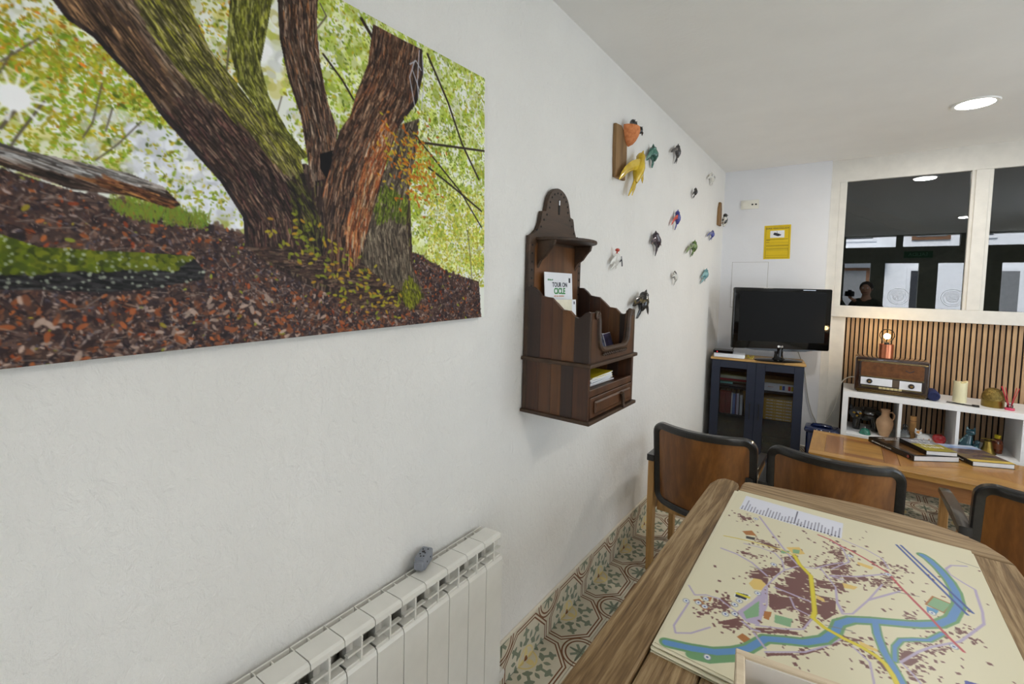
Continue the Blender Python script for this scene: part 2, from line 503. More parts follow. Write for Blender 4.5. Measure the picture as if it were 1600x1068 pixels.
# ------------------------------------------------------------------ flat prints, painted point by point
# outlines on the print, metres from its lower corner by the rack (s along the wall, t up)
PRINT = {'ground':[(1.105,0.304),(1.072,0.287),(0.992,0.265),(0.857,0.251),(0.806,0.232),(0.749,0.219),(0.66,0.191),(0.407,0.187),(0.297,0.2),(0.17,0.148),(0.027,0.118),(0.013,-0.022),(1.088,-0.021),(1.122,-0.014)],
'hill_far':[(0.806,0.25),(0.749,0.245),(0.738,0.211),(0.806,0.23)],
'trunk_left':[(1.02,0.566),(0.991,0.524),(0.962,0.51),(0.936,0.483),(0.908,0.458),(0.874,0.409),(0.832,0.363),(0.787,0.314),(0.749,0.251),(0.747,0.194),(0.714,0.17),(0.646,0.186),(0.579,0.166),(0.584,0.268),(0.613,0.335),(0.626,0.388),(0.666,0.427),(0.717,0.471),(0.752,0.509),(0.795,0.552),(0.818,0.599),(0.833,0.658)],
'axis_left':[(0.938,0.605),(0.875,0.522),(0.799,0.435),(0.721,0.343),(0.672,0.259),(0.661,0.164)],
'moss_left':[(0.909,0.621),(0.833,0.658),(0.818,0.599),(0.795,0.552),(0.752,0.509),(0.717,0.471),(0.666,0.427),(0.626,0.388),(0.615,0.356),(0.669,0.364),(0.719,0.392),(0.777,0.454),(0.838,0.491),(0.882,0.54)],
'dark_left':[(0.874,0.409),(0.83,0.449),(0.777,0.442),(0.725,0.412),(0.67,0.34),(0.629,0.263),(0.617,0.18),(0.714,0.17),(0.747,0.194),(0.749,0.251),(0.787,0.314),(0.832,0.363)],
'pale_left':[(0.987,0.526),(0.949,0.562),(0.892,0.525),(0.868,0.448),(0.908,0.458),(0.936,0.483),(0.962,0.51)],
'trunk_mid':[(0.755,0.697),(0.67,0.739),(0.694,0.616),(0.706,0.562),(0.691,0.503),(0.653,0.443),(0.608,0.399),(0.626,0.388),(0.666,0.427),(0.717,0.471),(0.749,0.51),(0.766,0.586)],
'axis_mid':[(0.715,0.717),(0.727,0.602),(0.721,0.531),(0.68,0.456),(0.614,0.39)],
'trunk_center':[(0.668,0.74),(0.574,0.787),(0.581,0.689),(0.575,0.609),(0.558,0.53),(0.534,0.473),(0.545,0.419),(0.573,0.356),(0.605,0.344),(0.611,0.398),(0.624,0.484),(0.65,0.556),(0.665,0.628)],
'axis_center':[(0.623,0.762),(0.622,0.645),(0.6,0.546),(0.58,0.44),(0.581,0.354)],
'trunk_right':[(0.431,0.756),(0.388,0.756),(0.269,0.757),(0.264,0.704),(0.289,0.611),(0.349,0.535),(0.378,0.471),(0.42,0.365),(0.451,0.266),(0.481,0.169),(0.507,0.145),(0.558,0.152),(0.571,0.255),(0.582,0.326),(0.549,0.418),(0.53,0.474),(0.499,0.519),(0.485,0.567),(0.448,0.655)],
'axis_right':[(0.347,0.756),(0.375,0.633),(0.441,0.504),(0.498,0.369),(0.527,0.258),(0.534,0.153)],
'red_right':[(0.452,0.454),(0.401,0.53),(0.382,0.47),(0.42,0.365),(0.451,0.266),(0.488,0.176),(0.511,0.153),(0.518,0.259),(0.48,0.356)],
'trunk_rear':[(0.403,0.401),(0.349,0.535),(0.282,0.57),(0.294,0.473),(0.319,0.381),(0.331,0.277),(0.316,0.173),(0.269,0.079),(0.322,0.045),(0.409,0.067),(0.458,0.104),(0.475,0.169),(0.449,0.266)],
'axis_rear':[(0.317,0.552),(0.362,0.392),(0.395,0.255),(0.367,0.069)],
'moss_rear':[(0.459,0.328),(0.404,0.368),(0.319,0.338),(0.331,0.277),(0.384,0.288),(0.426,0.268)],
'moss_foot':[(0.321,0.137),(0.269,0.079),(0.31,0.045),(0.366,0.077)],
'roots':[(0.747,0.194),(0.66,0.198),(0.578,0.181),(0.485,0.176),(0.408,0.121),(0.287,0.065),(0.366,0.043),(0.487,0.057),(0.556,0.107),(0.633,0.136),(0.714,0.17)],
'hollow':[(0.656,0.328),(0.612,0.363),(0.582,0.34),(0.567,0.211),(0.554,0.152),(0.602,0.166),(0.638,0.249)],
'stump':[(0.742,0.265),(0.669,0.364),(0.615,0.383),(0.573,0.363),(0.481,0.34),(0.403,0.409),(0.318,0.364),(0.309,0.155),(0.287,0.065),(0.409,0.05),(0.523,0.075),(0.633,0.122),(0.727,0.173)],
'axis_stump':[(0.515,0.41),(0.519,0.244),(0.54,0.061)],
'ledge_grass':[(0.806,0.247),(0.749,0.245),(0.744,0.216),(0.806,0.23)],
'hole':[(0.58,0.411),(0.548,0.426),(0.552,0.396),(0.565,0.357),(0.581,0.38)],
'log':[(1.103,0.33),(1.07,0.323),(1.045,0.317),(0.99,0.313),(0.927,0.306),(0.879,0.291),(0.854,0.263),(0.868,0.254),(0.929,0.269),(0.999,0.269),(1.072,0.291),(1.105,0.3)],
'log_top':[(1.103,0.33),(1.07,0.321),(1.045,0.315),(0.99,0.31),(0.927,0.304),(0.893,0.293),(0.928,0.291),(0.998,0.292),(1.07,0.305),(1.105,0.312)],
'logend':[(0.969,0.284),(0.929,0.287),(0.874,0.269),(0.868,0.254),(0.929,0.269)],
'mosslog':[(1.11,0.209),(1.076,0.194),(1.039,0.178),(0.966,0.175),(0.889,0.174),(0.84,0.171),(0.819,0.142),(0.823,0.129),(0.901,0.113),(0.969,0.107),(1.042,0.114),(1.116,0.115)],
'mosslog_top':[(1.11,0.209),(1.076,0.194),(1.039,0.178),(0.966,0.175),(0.889,0.174),(0.84,0.168),(0.871,0.147),(0.935,0.148),(0.998,0.145),(1.079,0.139),(1.114,0.135)],
'grass':[(0.955,0.25),(0.904,0.254),(0.806,0.244),(0.812,0.221),(0.886,0.223),(0.939,0.231)],
'white_sky':[(0.911,0.378),(0.862,0.379),(0.802,0.34),(0.76,0.274),(0.805,0.268),(0.856,0.285),(0.901,0.311)],
'branches':[([(0.25,0.753),(0.169,0.647),(0.108,0.541),(0.029,0.448)],0.009),([(0.282,0.506),(0.169,0.521),(0.001,0.543)],0.008),([(0.252,0.445),(0.156,0.408),(0.015,0.348)],0.007),([(0.316,0.535),(0.113,0.394),(0.015,0.296)],0.006),([(0.567,0.633),(0.52,0.593),(0.491,0.558)],0.007),([(0.464,0.754),(0.432,0.722),(0.435,0.66)],0.012),([(0.757,0.626),(0.763,0.576),(0.769,0.528)],0.006),([(0.083,0.28),(0.069,0.2),(0.062,0.126)],0.006),([(0.664,0.511),(0.676,0.47)],0.004),([(1.051,0.455),(1.065,0.419)],0.004),([(1.023,0.483),(1.063,0.436)],0.004),([(1.022,0.393),(1.053,0.334),(1.064,0.309)],0.006),([(1.04,0.395),(1.068,0.343)],0.008),([(0.954,0.442),(0.968,0.378),(0.981,0.351)],0.004),([(0.943,0.406),(0.953,0.368)],0.004),([(0.906,0.395),(0.938,0.351),(0.967,0.319)],0.004),([(0.572,0.74),(0.557,0.719),(0.581,0.682)],0.006),([(0.406,0.27),(0.417,0.154),(0.425,0.104)],0.005)],
'sun':(1.053,0.39),
'strands':[[(0.28,0.752),(0.288,0.663),(0.281,0.604)],[(0.297,0.718),(0.315,0.669),(0.298,0.6)],[(0.269,0.745),(0.264,0.67),(0.274,0.594)],[(0.304,0.69),(0.281,0.647)],[(0.314,0.703),(0.292,0.72),(0.273,0.701)]],
'zones':{'saps':[(0.616,0.236),(0.553,0.182),(0.485,0.137),(0.631,0.2),(0.587,0.151),(0.429,0.071),(0.521,0.114),(0.645,0.234),(0.388,0.061),(0.458,0.08)],
'orange':[(0.317,0.501),(0.271,0.468),(0.317,0.424),(0.35,0.46),(0.272,0.407),(0.295,0.368)]}}
# outlines on the town map, metres from its corner
MAP = {'river':[(0.02,0.014),(0.068,0.032),(0.113,0.054),(0.145,0.082),(0.167,0.109),(0.193,0.164),(0.231,0.188),(0.265,0.207),(0.299,0.244),(0.319,0.292),(0.325,0.327),(0.348,0.359),(0.391,0.389),(0.443,0.42),(0.476,0.441),(0.516,0.475),(0.542,0.516),(0.567,0.596),(0.57,0.665),(0.565,0.714),(0.551,0.771),(0.534,0.815),(0.522,0.831)],
'branch':[(0.394,0.381),(0.396,0.339),(0.405,0.284),(0.417,0.247),(0.429,0.204)],
'creek':[(0.517,0.438),(0.489,0.391),(0.463,0.373),(0.438,0.352),(0.425,0.317),(0.422,0.268)],
'bank':[(0.073,0.013),(0.105,0.024),(0.139,0.055),(0.149,0.063)],
'yellow':[(0.216,0.582),(0.231,0.541),(0.26,0.499),(0.268,0.426),(0.277,0.336),(0.274,0.31),(0.297,0.289),(0.33,0.278),(0.332,0.276),(0.36,0.272),(0.389,0.26),(0.405,0.244),(0.415,0.219),(0.421,0.195)],
'yellow2':[(0.027,0.567),(0.066,0.578),(0.123,0.589),(0.183,0.593),(0.216,0.582)],
'red':[(0.266,0.767),(0.297,0.757),(0.326,0.733),(0.346,0.725),(0.386,0.696),(0.431,0.655),(0.456,0.591),(0.479,0.542),(0.5,0.497),(0.521,0.444),(0.546,0.395)],
'rail':[[(0.464,0.854),(0.577,0.562)],[(0.475,0.859),(0.589,0.579)]],
'roads':[[(0.097,0.777),(0.142,0.688),(0.187,0.602),(0.211,0.56),(0.226,0.537)],[(0.006,0.246),(0.028,0.217),(0.051,0.235),(0.081,0.241),(0.125,0.216)],[(0.139,0.235),(0.16,0.321),(0.167,0.365),(0.188,0.452),(0.199,0.482),(0.189,0.531),(0.167,0.561),(0.126,0.566),(0.085,0.559)],[(0.035,0.486),(0.078,0.483),(0.121,0.464),(0.164,0.423)],[(0.199,0.482),(0.227,0.527),(0.267,0.547),(0.301,0.597),(0.331,0.633)],[(0.171,0.368),(0.18,0.293),(0.178,0.249)],[(0.187,0.381),(0.23,0.377),(0.271,0.374)],[(0.223,0.362),(0.237,0.321),(0.27,0.314)],[(0.274,0.31),(0.259,0.252),(0.227,0.227),(0.169,0.196)],[(0.179,0.181),(0.164,0.177),(0.142,0.19)],[(0.024,0.178),(0.018,0.077),(0.028,0.056),(0.056,0.077),(0.086,0.123)],[(0.28,0.558),(0.316,0.483),(0.321,0.413),(0.333,0.38)],[(0.302,0.533),(0.332,0.536)],[(0.17,0.167),(0.197,0.133)],[(0.198,0.121),(0.267,0.175),(0.3,0.22),(0.33,0.271)],[(0.409,0.255),(0.432,0.271),(0.465,0.331),(0.492,0.37),(0.528,0.411),(0.545,0.43),(0.568,0.475),(0.602,0.542),(0.609,0.598),(0.612,0.672),(0.614,0.708),(0.594,0.728),(0.571,0.757),(0.567,0.784),(0.582,0.816),(0.618,0.84)],[(0.432,0.271),(0.449,0.246),(0.46,0.225)],[(0.306,0.575),(0.345,0.648),(0.329,0.723),(0.302,0.75)],[(0.307,0.537),(0.364,0.578),(0.43,0.645)],[(0.328,0.783),(0.388,0.759),(0.423,0.731),(0.436,0.679)],[(0.316,0.471),(0.32,0.409),(0.331,0.371),(0.351,0.387),(0.384,0.475),(0.416,0.577)],[(0.384,0.475),(0.451,0.57)],[(0.35,0.259),(0.379,0.229),(0.384,0.165)]],
'plaza':[(0.125,0.216),(0.16,0.317),(0.171,0.368),(0.179,0.258),(0.176,0.201),(0.149,0.195)],
'brown':[[(0.122,0.41),(0.167,0.473),(0.189,0.485),(0.19,0.454),(0.17,0.416),(0.169,0.381),(0.128,0.388)],[(0.192,0.556),(0.216,0.582),(0.233,0.543),(0.26,0.499),(0.264,0.432),(0.229,0.506),(0.196,0.513)],[(0.202,0.452),(0.233,0.509),(0.261,0.489),(0.269,0.372),(0.251,0.375),(0.209,0.418)],[(0.178,0.345),(0.207,0.35),(0.247,0.372),(0.271,0.374),(0.277,0.336),(0.256,0.295),(0.243,0.317),(0.22,0.307),(0.198,0.282),(0.185,0.288)],[(0.185,0.398),(0.235,0.419),(0.265,0.405),(0.267,0.371),(0.194,0.358)],[(0.067,0.204),(0.088,0.251),(0.111,0.234),(0.103,0.199)],[(0.099,0.156),(0.133,0.198),(0.154,0.188),(0.149,0.171),(0.111,0.139)],[(0.156,0.178),(0.206,0.213),(0.249,0.233),(0.26,0.227),(0.229,0.21),(0.162,0.164)],[(0.264,0.556),(0.331,0.639),(0.335,0.591),(0.288,0.562)],[(0.272,0.488),(0.332,0.516),(0.335,0.479),(0.276,0.451)],[(0.277,0.414),(0.317,0.428),(0.318,0.36),(0.3,0.322),(0.281,0.331)],[(0.244,0.302),(0.278,0.313),(0.259,0.252),(0.255,0.256)],[(0.199,0.118),(0.261,0.167),(0.296,0.218),(0.3,0.211),(0.265,0.163),(0.203,0.112)],[(0.041,0.739),(0.05,0.755),(0.067,0.727),(0.06,0.711)],[(0.062,0.748),(0.069,0.762),(0.082,0.737),(0.078,0.726)],[(0.048,0.155),(0.079,0.213),(0.085,0.205),(0.059,0.148)],[(0.298,0.685),(0.312,0.703),(0.335,0.659),(0.327,0.641)],[(0.111,0.614),(0.14,0.617),(0.168,0.599),(0.19,0.573),(0.175,0.58),(0.121,0.601)],[(0.086,0.508),(0.131,0.514),(0.128,0.499),(0.091,0.497)],[(0.303,0.691),(0.316,0.707),(0.337,0.673),(0.325,0.647)],[(0.394,0.576),(0.417,0.606),(0.413,0.575),(0.395,0.561)],[(0.33,0.555),(0.36,0.575),(0.385,0.594),(0.388,0.574),(0.364,0.549),(0.334,0.537)],[(0.42,0.59),(0.448,0.585),(0.444,0.575),(0.421,0.582)],[(0.425,0.622),(0.439,0.637),(0.441,0.616),(0.426,0.604)],[(0.306,0.585),(0.329,0.619),(0.345,0.606),(0.341,0.574),(0.307,0.537)],[(0.307,0.523),(0.322,0.539),(0.33,0.527),(0.308,0.505)],[(0.332,0.285),(0.366,0.295),(0.364,0.276),(0.332,0.276)],[(0.313,0.261),(0.332,0.276),(0.332,0.257),(0.314,0.23)],[(0.36,0.272),(0.4,0.257),(0.412,0.223),(0.406,0.213),(0.388,0.248),(0.363,0.269)],[(0.434,0.301),(0.451,0.332),(0.47,0.323),(0.469,0.308),(0.443,0.262),(0.433,0.266)],[(0.46,0.363),(0.482,0.372),(0.48,0.36),(0.462,0.356)],[(0.491,0.363),(0.507,0.382),(0.509,0.371),(0.493,0.353)],[(0.502,0.393),(0.516,0.408),(0.516,0.397),(0.502,0.386)],[(0.546,0.47),(0.562,0.5),(0.562,0.476),(0.55,0.461)],[(0.563,0.442),(0.58,0.471),(0.573,0.441)],[(0.46,0.459),(0.47,0.477),(0.478,0.47),(0.471,0.458)],[(0.418,0.711),(0.426,0.718),(0.432,0.686),(0.426,0.676)],[(0.45,0.69),(0.467,0.699),(0.468,0.688),(0.45,0.68)],[(0.453,0.254),(0.459,0.233),(0.448,0.229),(0.445,0.243)]],
'orange':[[(0.067,0.635),(0.091,0.659),(0.109,0.633),(0.081,0.618)],[(0.141,0.13),(0.149,0.15),(0.172,0.14),(0.162,0.119)],[(0.029,0.195),(0.041,0.209),(0.071,0.189),(0.061,0.174)],[(0.178,0.262),(0.193,0.27),(0.192,0.235),(0.18,0.234)],[(0.041,0.218),(0.065,0.235),(0.065,0.215)]],
'dark':[(0.082,0.611),(0.108,0.618),(0.106,0.6),(0.085,0.595)],
'green':[[(0.138,0.226),(0.163,0.297),(0.17,0.234),(0.148,0.206)],[(0.181,0.591),(0.202,0.602),(0.199,0.581),(0.181,0.572)],[(0.208,0.619),(0.225,0.626),(0.226,0.602),(0.21,0.595)],[(0.2,0.265),(0.236,0.274),(0.234,0.24),(0.203,0.234)],[(0.519,0.599),(0.553,0.589),(0.532,0.534),(0.5,0.547)]],
'tan':[[(0.13,0.355),(0.137,0.388),(0.154,0.394),(0.167,0.379),(0.161,0.345),(0.144,0.337)],[(0.191,0.618),(0.223,0.644),(0.24,0.613),(0.213,0.586)],[(0.206,0.262),(0.232,0.268),(0.23,0.244),(0.206,0.239)],[(0.277,0.414),(0.293,0.409),(0.296,0.394),(0.278,0.397)],[(0.365,0.664),(0.401,0.661),(0.396,0.642),(0.365,0.648)],[(0.33,0.518),(0.363,0.522),(0.356,0.503),(0.334,0.494)],[(0.364,0.289),(0.396,0.283),(0.392,0.274),(0.364,0.27)]],
'pool':[(0.5,0.539),(0.523,0.538),(0.513,0.508),(0.498,0.511)],
'info':[(0.108,0.299),(0.141,0.306),(0.138,0.276),(0.108,0.273)],
'infoi':[(0.114,0.292),(0.138,0.293)],
'badge':[(0.089,0.753),(0.017,0.181),(0.043,0.193),(0.054,0.219),(0.059,0.188),(0.116,0.242),(0.123,0.264),(0.105,0.192),(0.123,0.207),(0.102,0.029),(0.155,0.326),(0.172,0.494),(0.348,0.687),(0.508,0.515),(0.531,0.401),(0.432,0.644)],
'legend':[(0.031,0.795),(0.032,0.925),(0.33,0.909),(0.326,0.787)],
'bigsign':[(0.532,0.293),(0.566,0.301),(0.562,0.279),(0.527,0.256)]}

class Canvas:
    """a small raster in metres; colours are 0-255 sRGB"""
    def __init__(self, w, h, cell, base):
        self.c = cell; self.nx = int(w / cell) + 1; self.ny = int(h / cell) + 1
        self.a = np.zeros((self.ny, self.nx, 3)); self.a[:] = base
        self.rng = np.random.default_rng(5)
    def mask(self, pts):
        p = np.array(pts) / self.c
        x0, y0 = np.maximum(np.floor(p.min(0)).astype(int), 0); x1, y1 = np.ceil(p.max(0)).astype(int) + 1
        x1 = min(x1, self.nx); y1 = min(y1, self.ny)
        if x1 <= x0 or y1 <= y0: return None
        X, Y = np.meshgrid(np.arange(x0, x1), np.arange(y0, y1))
        ins = np.zeros(X.shape, bool)
        for (xa, ya), (xb, yb) in zip(p, np.roll(p, -1, 0)):
            if ya == yb: continue
            ins ^= ((ya > Y) != (yb > Y)) & (X < (xb - xa) * (Y - ya) / (yb - ya) + xa)
        return (slice(y0, y1), slice(x0, x1)), ins
    def poly(self, pts, col, k=1.0):
        r = self.mask(pts)
        if r is None: return
        s, m = r
        self.a[s][m] = self.a[s][m] * (1 - k) + np.array(col) * k
    def line(self, pts, w, col, k=1.0):
        p = [np.array(q) / self.c for q in pts]; h = w / self.c / 2
        for a, b in zip(p, p[1:]):
            lo = np.maximum(np.floor(np.minimum(a, b) - h - 1).astype(int), 0); hi = np.ceil(np.maximum(a, b) + h + 2).astype(int)
            x1 = min(hi[0], self.nx); y1 = min(hi[1], self.ny)
            if x1 <= lo[0] or y1 <= lo[1]: continue
            X, Y = np.meshgrid(np.arange(lo[0], x1), np.arange(lo[1], y1))
            d = b - a; L = max(1e-6, d @ d)
            t = np.clip(((X - a[0]) * d[0] + (Y - a[1]) * d[1]) / L, 0, 1)
            m = np.clip(h + .5 - np.hypot(X - a[0] - t * d[0], Y - a[1] - t * d[1]), 0, 1)[..., None] * k
            s = (slice(lo[1], y1), slice(lo[0], x1))
            self.a[s] = self.a[s] * (1 - m) + np.array(col) * m
    def dab(self, x, y, rx, ry, ang, col, k=1.0):
        x /= self.c; y /= self.c; rx = max(.5, rx / self.c); ry = max(.5, ry / self.c)
        R = int(max(rx, ry)) + 2
        x0, x1, y0, y1 = max(0, int(x) - R), min(self.nx, int(x) + R + 1), max(0, int(y) - R), min(self.ny, int(y) + R + 1)
        if x1 <= x0 or y1 <= y0: return
        X, Y = np.meshgrid(np.arange(x0, x1) - x, np.arange(y0, y1) - y)
        c, s_ = math.cos(ang), math.sin(ang)
        d = np.sqrt(((X * c + Y * s_) / rx) ** 2 + ((Y * c - X * s_) / ry) ** 2)
        m = np.clip((1.15 - d) * 4, 0, 1)[..., None] * k
        s = (slice(y0, y1), slice(x0, x1))
        self.a[s] = self.a[s] * (1 - m) + np.array(col) * m
    def inside(self, pts, n):
        """n random points in the outline"""
        p = np.array(pts); lo, hi = p.min(0), p.max(0)
        out = []
        while len(out) < n:
            q = lo + self.rng.random((n, 2)) * (hi - lo)
            ins = np.zeros(n, bool)
            for (xa, ya), (xb, yb) in zip(p, np.roll(p, -1, 0)):
                if ya == yb: continue
                ins ^= ((ya > q[:, 1]) != (yb > q[:, 1])) & (q[:, 0] < (xb - xa) * (q[:, 1] - ya) / (yb - ya) + xa)
            out += [tuple(v) for v in q[ins]]
        return out[:n]
    def mesh(self, name, us, vs, place):
        """grid at positions us x vs with the colours as a point attribute; place(u, v) gives x, y, z arrays"""
        U, V = np.meshgrid(us, vs)
        fx = np.clip(U / self.c, 0, self.nx - 1.001); fy = np.clip(V / self.c, 0, self.ny - 1.001)
        ix = fx.astype(int); iy = fy.astype(int); tx = (fx - ix)[..., None]; ty = (fy - iy)[..., None]
        A = self.a
        C = (A[iy, ix] * (1 - tx) + A[iy, ix + 1] * tx) * (1 - ty) + (A[iy + 1, ix] * (1 - tx) + A[iy + 1, ix + 1] * tx) * ty
        C = np.clip(C / 255, 0, 1)
        C = np.where(C <= .04045, C / 12.92, ((C + .055) / 1.055) ** 2.4)
        ny, nx = U.shape
        co = np.stack(place(U, V), -1).reshape(-1, 3).astype(np.float32)
        i = (np.arange(ny - 1)[:, None] * nx + np.arange(nx - 1)[None]).reshape(-1)
        f = np.stack((i, i + 1, i + nx + 1, i + nx), -1).astype(np.int32)
        me = bpy.data.meshes.new(name)
        me.vertices.add(len(co)); me.vertices.foreach_set('co', co.reshape(-1))
        me.loops.add(f.size); me.loops.foreach_set('vertex_index', f.reshape(-1))
        me.polygons.add(len(f)); me.polygons.foreach_set('loop_start', np.arange(0, f.size, 4, dtype=np.int32))
        me.update(calc_edges=True)
        at = me.color_attributes.new('ink', 'FLOAT_COLOR', 'POINT')
        at.data.foreach_set('color', np.concatenate((C.reshape(-1, 3), np.ones((ny * nx, 1))), 1).astype(np.float32).reshape(-1))
        return me
def ink_material(name, rough, spec):
    t = NT(name)
    a = t.n('ShaderNodeAttribute', attribute_name='ink')
    t.l(a.outputs['Color'], t.b.inputs['Base Color']); t.set(rough=rough, spec=spec)
    return t.m

# ---- the big woodland print
PW, PH, PA = 1.475, .772, .029
cv = Canvas(PW, PH, .0013, (232, 234, 226))
rg = cv.rng
def leaves(pts, n, cols, r0, r1, k=.9, asp=.5):
    for (x, y) in cv.inside(pts, n):
        c = np.array(cols[rg.integers(len(cols))]) * (.85 + .3 * rg.random())
        r = r0 + (r1 - r0) * rg.random() ** 2
        cv.dab(x, y, r, r * asp, rg.random() * 3.1, np.clip(c, 0, 255), k)
def rect(a, b, c, d): return [(a, c), (b, c), (b, d), (a, d)]
LIME = [(162, 182, 62), (140, 165, 50), (178, 188, 78), (120, 145, 45), (196, 200, 96)]
GOLD = [(196, 160, 52), (180, 140, 40), (205, 175, 80), (170, 120, 40), (150, 140, 50)]
ORNG = [(200, 120, 40), (180, 95, 35), (210, 150, 60)]
# pale haze first, then ever smaller leaves
for zone, n, cols in ((rect(0, .62, .15, .78), 1500, [(205, 212, 150), (190, 200, 110), (222, 226, 190), (150, 168, 66)]), (rect(.62, 1.475, .2, .78), 1300, [(214, 216, 190), (196, 190, 120), (230, 232, 228), (172, 178, 92)])):
    leaves(zone, n, cols, .008, .024, .7, .7)
DKG = [(96, 116, 36), (80, 98, 34), (110, 124, 44)]
OLV = [(168, 158, 44), (150, 142, 40), (186, 170, 56), (132, 134, 44)]
leaves(rect(0, .66, .1, .78), 2400, DKG + LIME, .002, .006, .8)
leaves(rect(0, .66, .1, .78), 6500, LIME + LIME + OLV, .0018, .0058)
leaves(rect(.75, 1.475, .36, .78), 2400, DKG + OLV, .002, .006, .8)
leaves(rect(.75, 1.475, .36, .78), 5200, LIME + OLV + GOLD, .0018, .0056)
leaves(rect(.80, 1.475, .42, .60), 1900, GOLD + OLV + ORNG[:1], .0018, .0055)
leaves(rect(.85, 1.10, .30, .50), 1900, [(130, 160, 50), (146, 166, 56), (160, 160, 50), (170, 160, 50)], .0018, .0052)
leaves(rect(1.0, 1.475, .64, .78), 700, [(120, 160, 50), (140, 175, 60)], .004, .011)
leaves(rect(.10, .42, .36, .60), 900, DKG, .002, .005, .7)
leaves(rect(0, .25, .1, .4), 1800, [(205, 195, 90), (190, 190, 80), (225, 220, 150), (170, 160, 60)], .002, .0055)
leaves(PRINT['white_sky'], 520, [(226, 228, 236), (222, 225, 232)], .012, .022, .8, .85)
leaves(rect(.60, .86, .22, .38), 160, [(224, 226, 234)], .010, .022, .7, .8)
leaves(rect(.78, .95, .26, .46), 500, LIME + DKG + OLV, .002, .006)
leaves(rect(.70, .98, .28, .40), 60, [(228, 230, 234)], .008, .016, .6, .7)
leaves(rect(.66, .9, .20, .34), 260, [(176, 180, 80), (150, 166, 60), (190, 180, 90)], .002, .005, .8)
for (x, y) in cv.inside(rect(0, 1.475, .25, .77), 420):
    cv.dab(x, y, .0045, .0035, rg.random() * 3, (234, 236, 236), .8)
for k, (b, w) in enumerate(PRINT['branches']):
    cv.line(b, w * (.75 if k < 6 else .55), (58, 50, 42) if k < 6 else (104, 96, 84))
# ground with leaf litter
cv.poly(PRINT['ground'], (74, 60, 56))
leaves(PRINT['ground'], 3600, [(88, 70, 64), (56, 46, 46), (100, 82, 76), (76, 58, 54), (46, 40, 44)], .004, .012, .8)
leaves(PRINT['ground'], 8200, [(122, 98, 86), (106, 76, 62), (140, 120, 110), (62, 50, 50), (156, 140, 134), (92, 66, 54), (84, 78, 88), (52, 42, 42)], .0015, .0055, .9, .4)
leaves(PRINT['ground'], 620, [(152, 82, 50), (138, 70, 44), (164, 100, 60)], .002, .0065, .9, .5)
leaves(PRINT['ground'], 110, [(160, 146, 56), (140, 146, 60)], .002, .0065, .95, .5)
low = rect(.25, 1.2, .0, .10)
leaves(low, 700, [(150, 92, 60), (120, 80, 60), (170, 150, 138), (60, 48, 48)], .003, .010, .9, .45)
for (x, y) in cv.inside(PRINT['ground'], 420):
    a = rg.normal(0, .5); L = .008 + .024 * rg.random()
    cv.line([(x, y), (x + L * math.cos(a), y + L * math.sin(a))], .0016, (146, 134, 126) if rg.random() < .6 else (40, 34, 36), .8)
g0 = cv.inside(PRINT['grass'], 420)
for (x, y) in g0:
    cv.line([(x, y), (x + rg.normal(0, .006), y + .008 + .012 * rg.random())], .0016, (104 + 30 * rg.random(), 122 + 30 * rg.random(), 54), .8)
# trunks: streaks along the axis of each
def axis_dir(ax, x, y):
    best = None
    for a, b in zip(ax, ax[1:]):
        a = np.array(a); b = np.array(b); d = b - a
        t = np.clip((np.array((x, y)) - a) @ d / (d @ d), 0, 1)
        e = np.hypot(*(np.array((x, y)) - a - t * d))
        if best is None or e < best[0]: best = (e, math.atan2(d[1], d[0]))
    return best[1]
def bark(pts, ax, base, cols, n, L0, L1, w, k=.75):
    if base is not None: cv.poly(pts, base)
    for (x, y) in cv.inside(pts, n):
        a = axis_dir(ax, x, y) + rg.normal(0, .07)
        L = L0 + (L1 - L0) * rg.random()
        c = np.array(cols[rg.integers(len(cols))]) * (.8 + .4 * rg.random())
        d = L * np.array((math.cos(a), math.sin(a))) / 2
        m = np.array((x, y))
        q = np.array([m - d, m + d])
        cv.line(q, w * (.6 + .8 * rg.random()), np.clip(c, 0, 255), k)
    for (x, y) in cv.inside(pts, int(n * 1.2)):
        a = axis_dir(ax, x, y) + rg.normal(0, .12); L = L0 * .4 + L1 * .5 * rg.random(); d = L * np.array((math.cos(a), math.sin(a))) / 2; m = np.array((x, y))
        f = .45 if rg.random() < .6 else 1.55
        c = np.array(cols[rg.integers(len(cols))]) * f
        cv.line(np.array([m - d, m + d]), .0022, np.clip(c, 0, 225), .55)
def clipped(key, fn):
    """run fn, then put back everything outside the outline"""
    keep = cv.a.copy(); fn(); s, m = cv.mask(PRINT[key])
    new = cv.a[s].copy(); cv.a[:] = keep
    cv.a[s][m] = new[m]
DB = [(70, 56, 50), (96, 78, 66), (50, 40, 38), (120, 102, 88), (84, 62, 52), (40, 34, 34)]
clipped('stump', lambda: bark(PRINT['stump'], PRINT['axis_stump'], (62, 50, 46), DB + [(96, 96, 50), (36, 30, 32), (112, 98, 82)], 1100, .010, .04, .004))
clipped('trunk_rear', lambda: (bark(PRINT['trunk_rear'], PRINT['axis_rear'], (98, 88, 76), [(120, 110, 96), (80, 70, 60), (136, 126, 108), (60, 52, 46)], 900, .012, .04, .003), bark(PRINT['moss_rear'], PRINT['axis_rear'], None, [(96, 110, 40), (78, 92, 34), (120, 128, 56)], 200, .008, .02, .004)))
clipped('trunk_mid', lambda: bark(PRINT['trunk_mid'], PRINT['axis_mid'], (112, 112, 58), [(128, 128, 66), (96, 98, 44), (146, 144, 96), (108, 110, 40), (74, 76, 40)], 700, .01, .035, .0035))
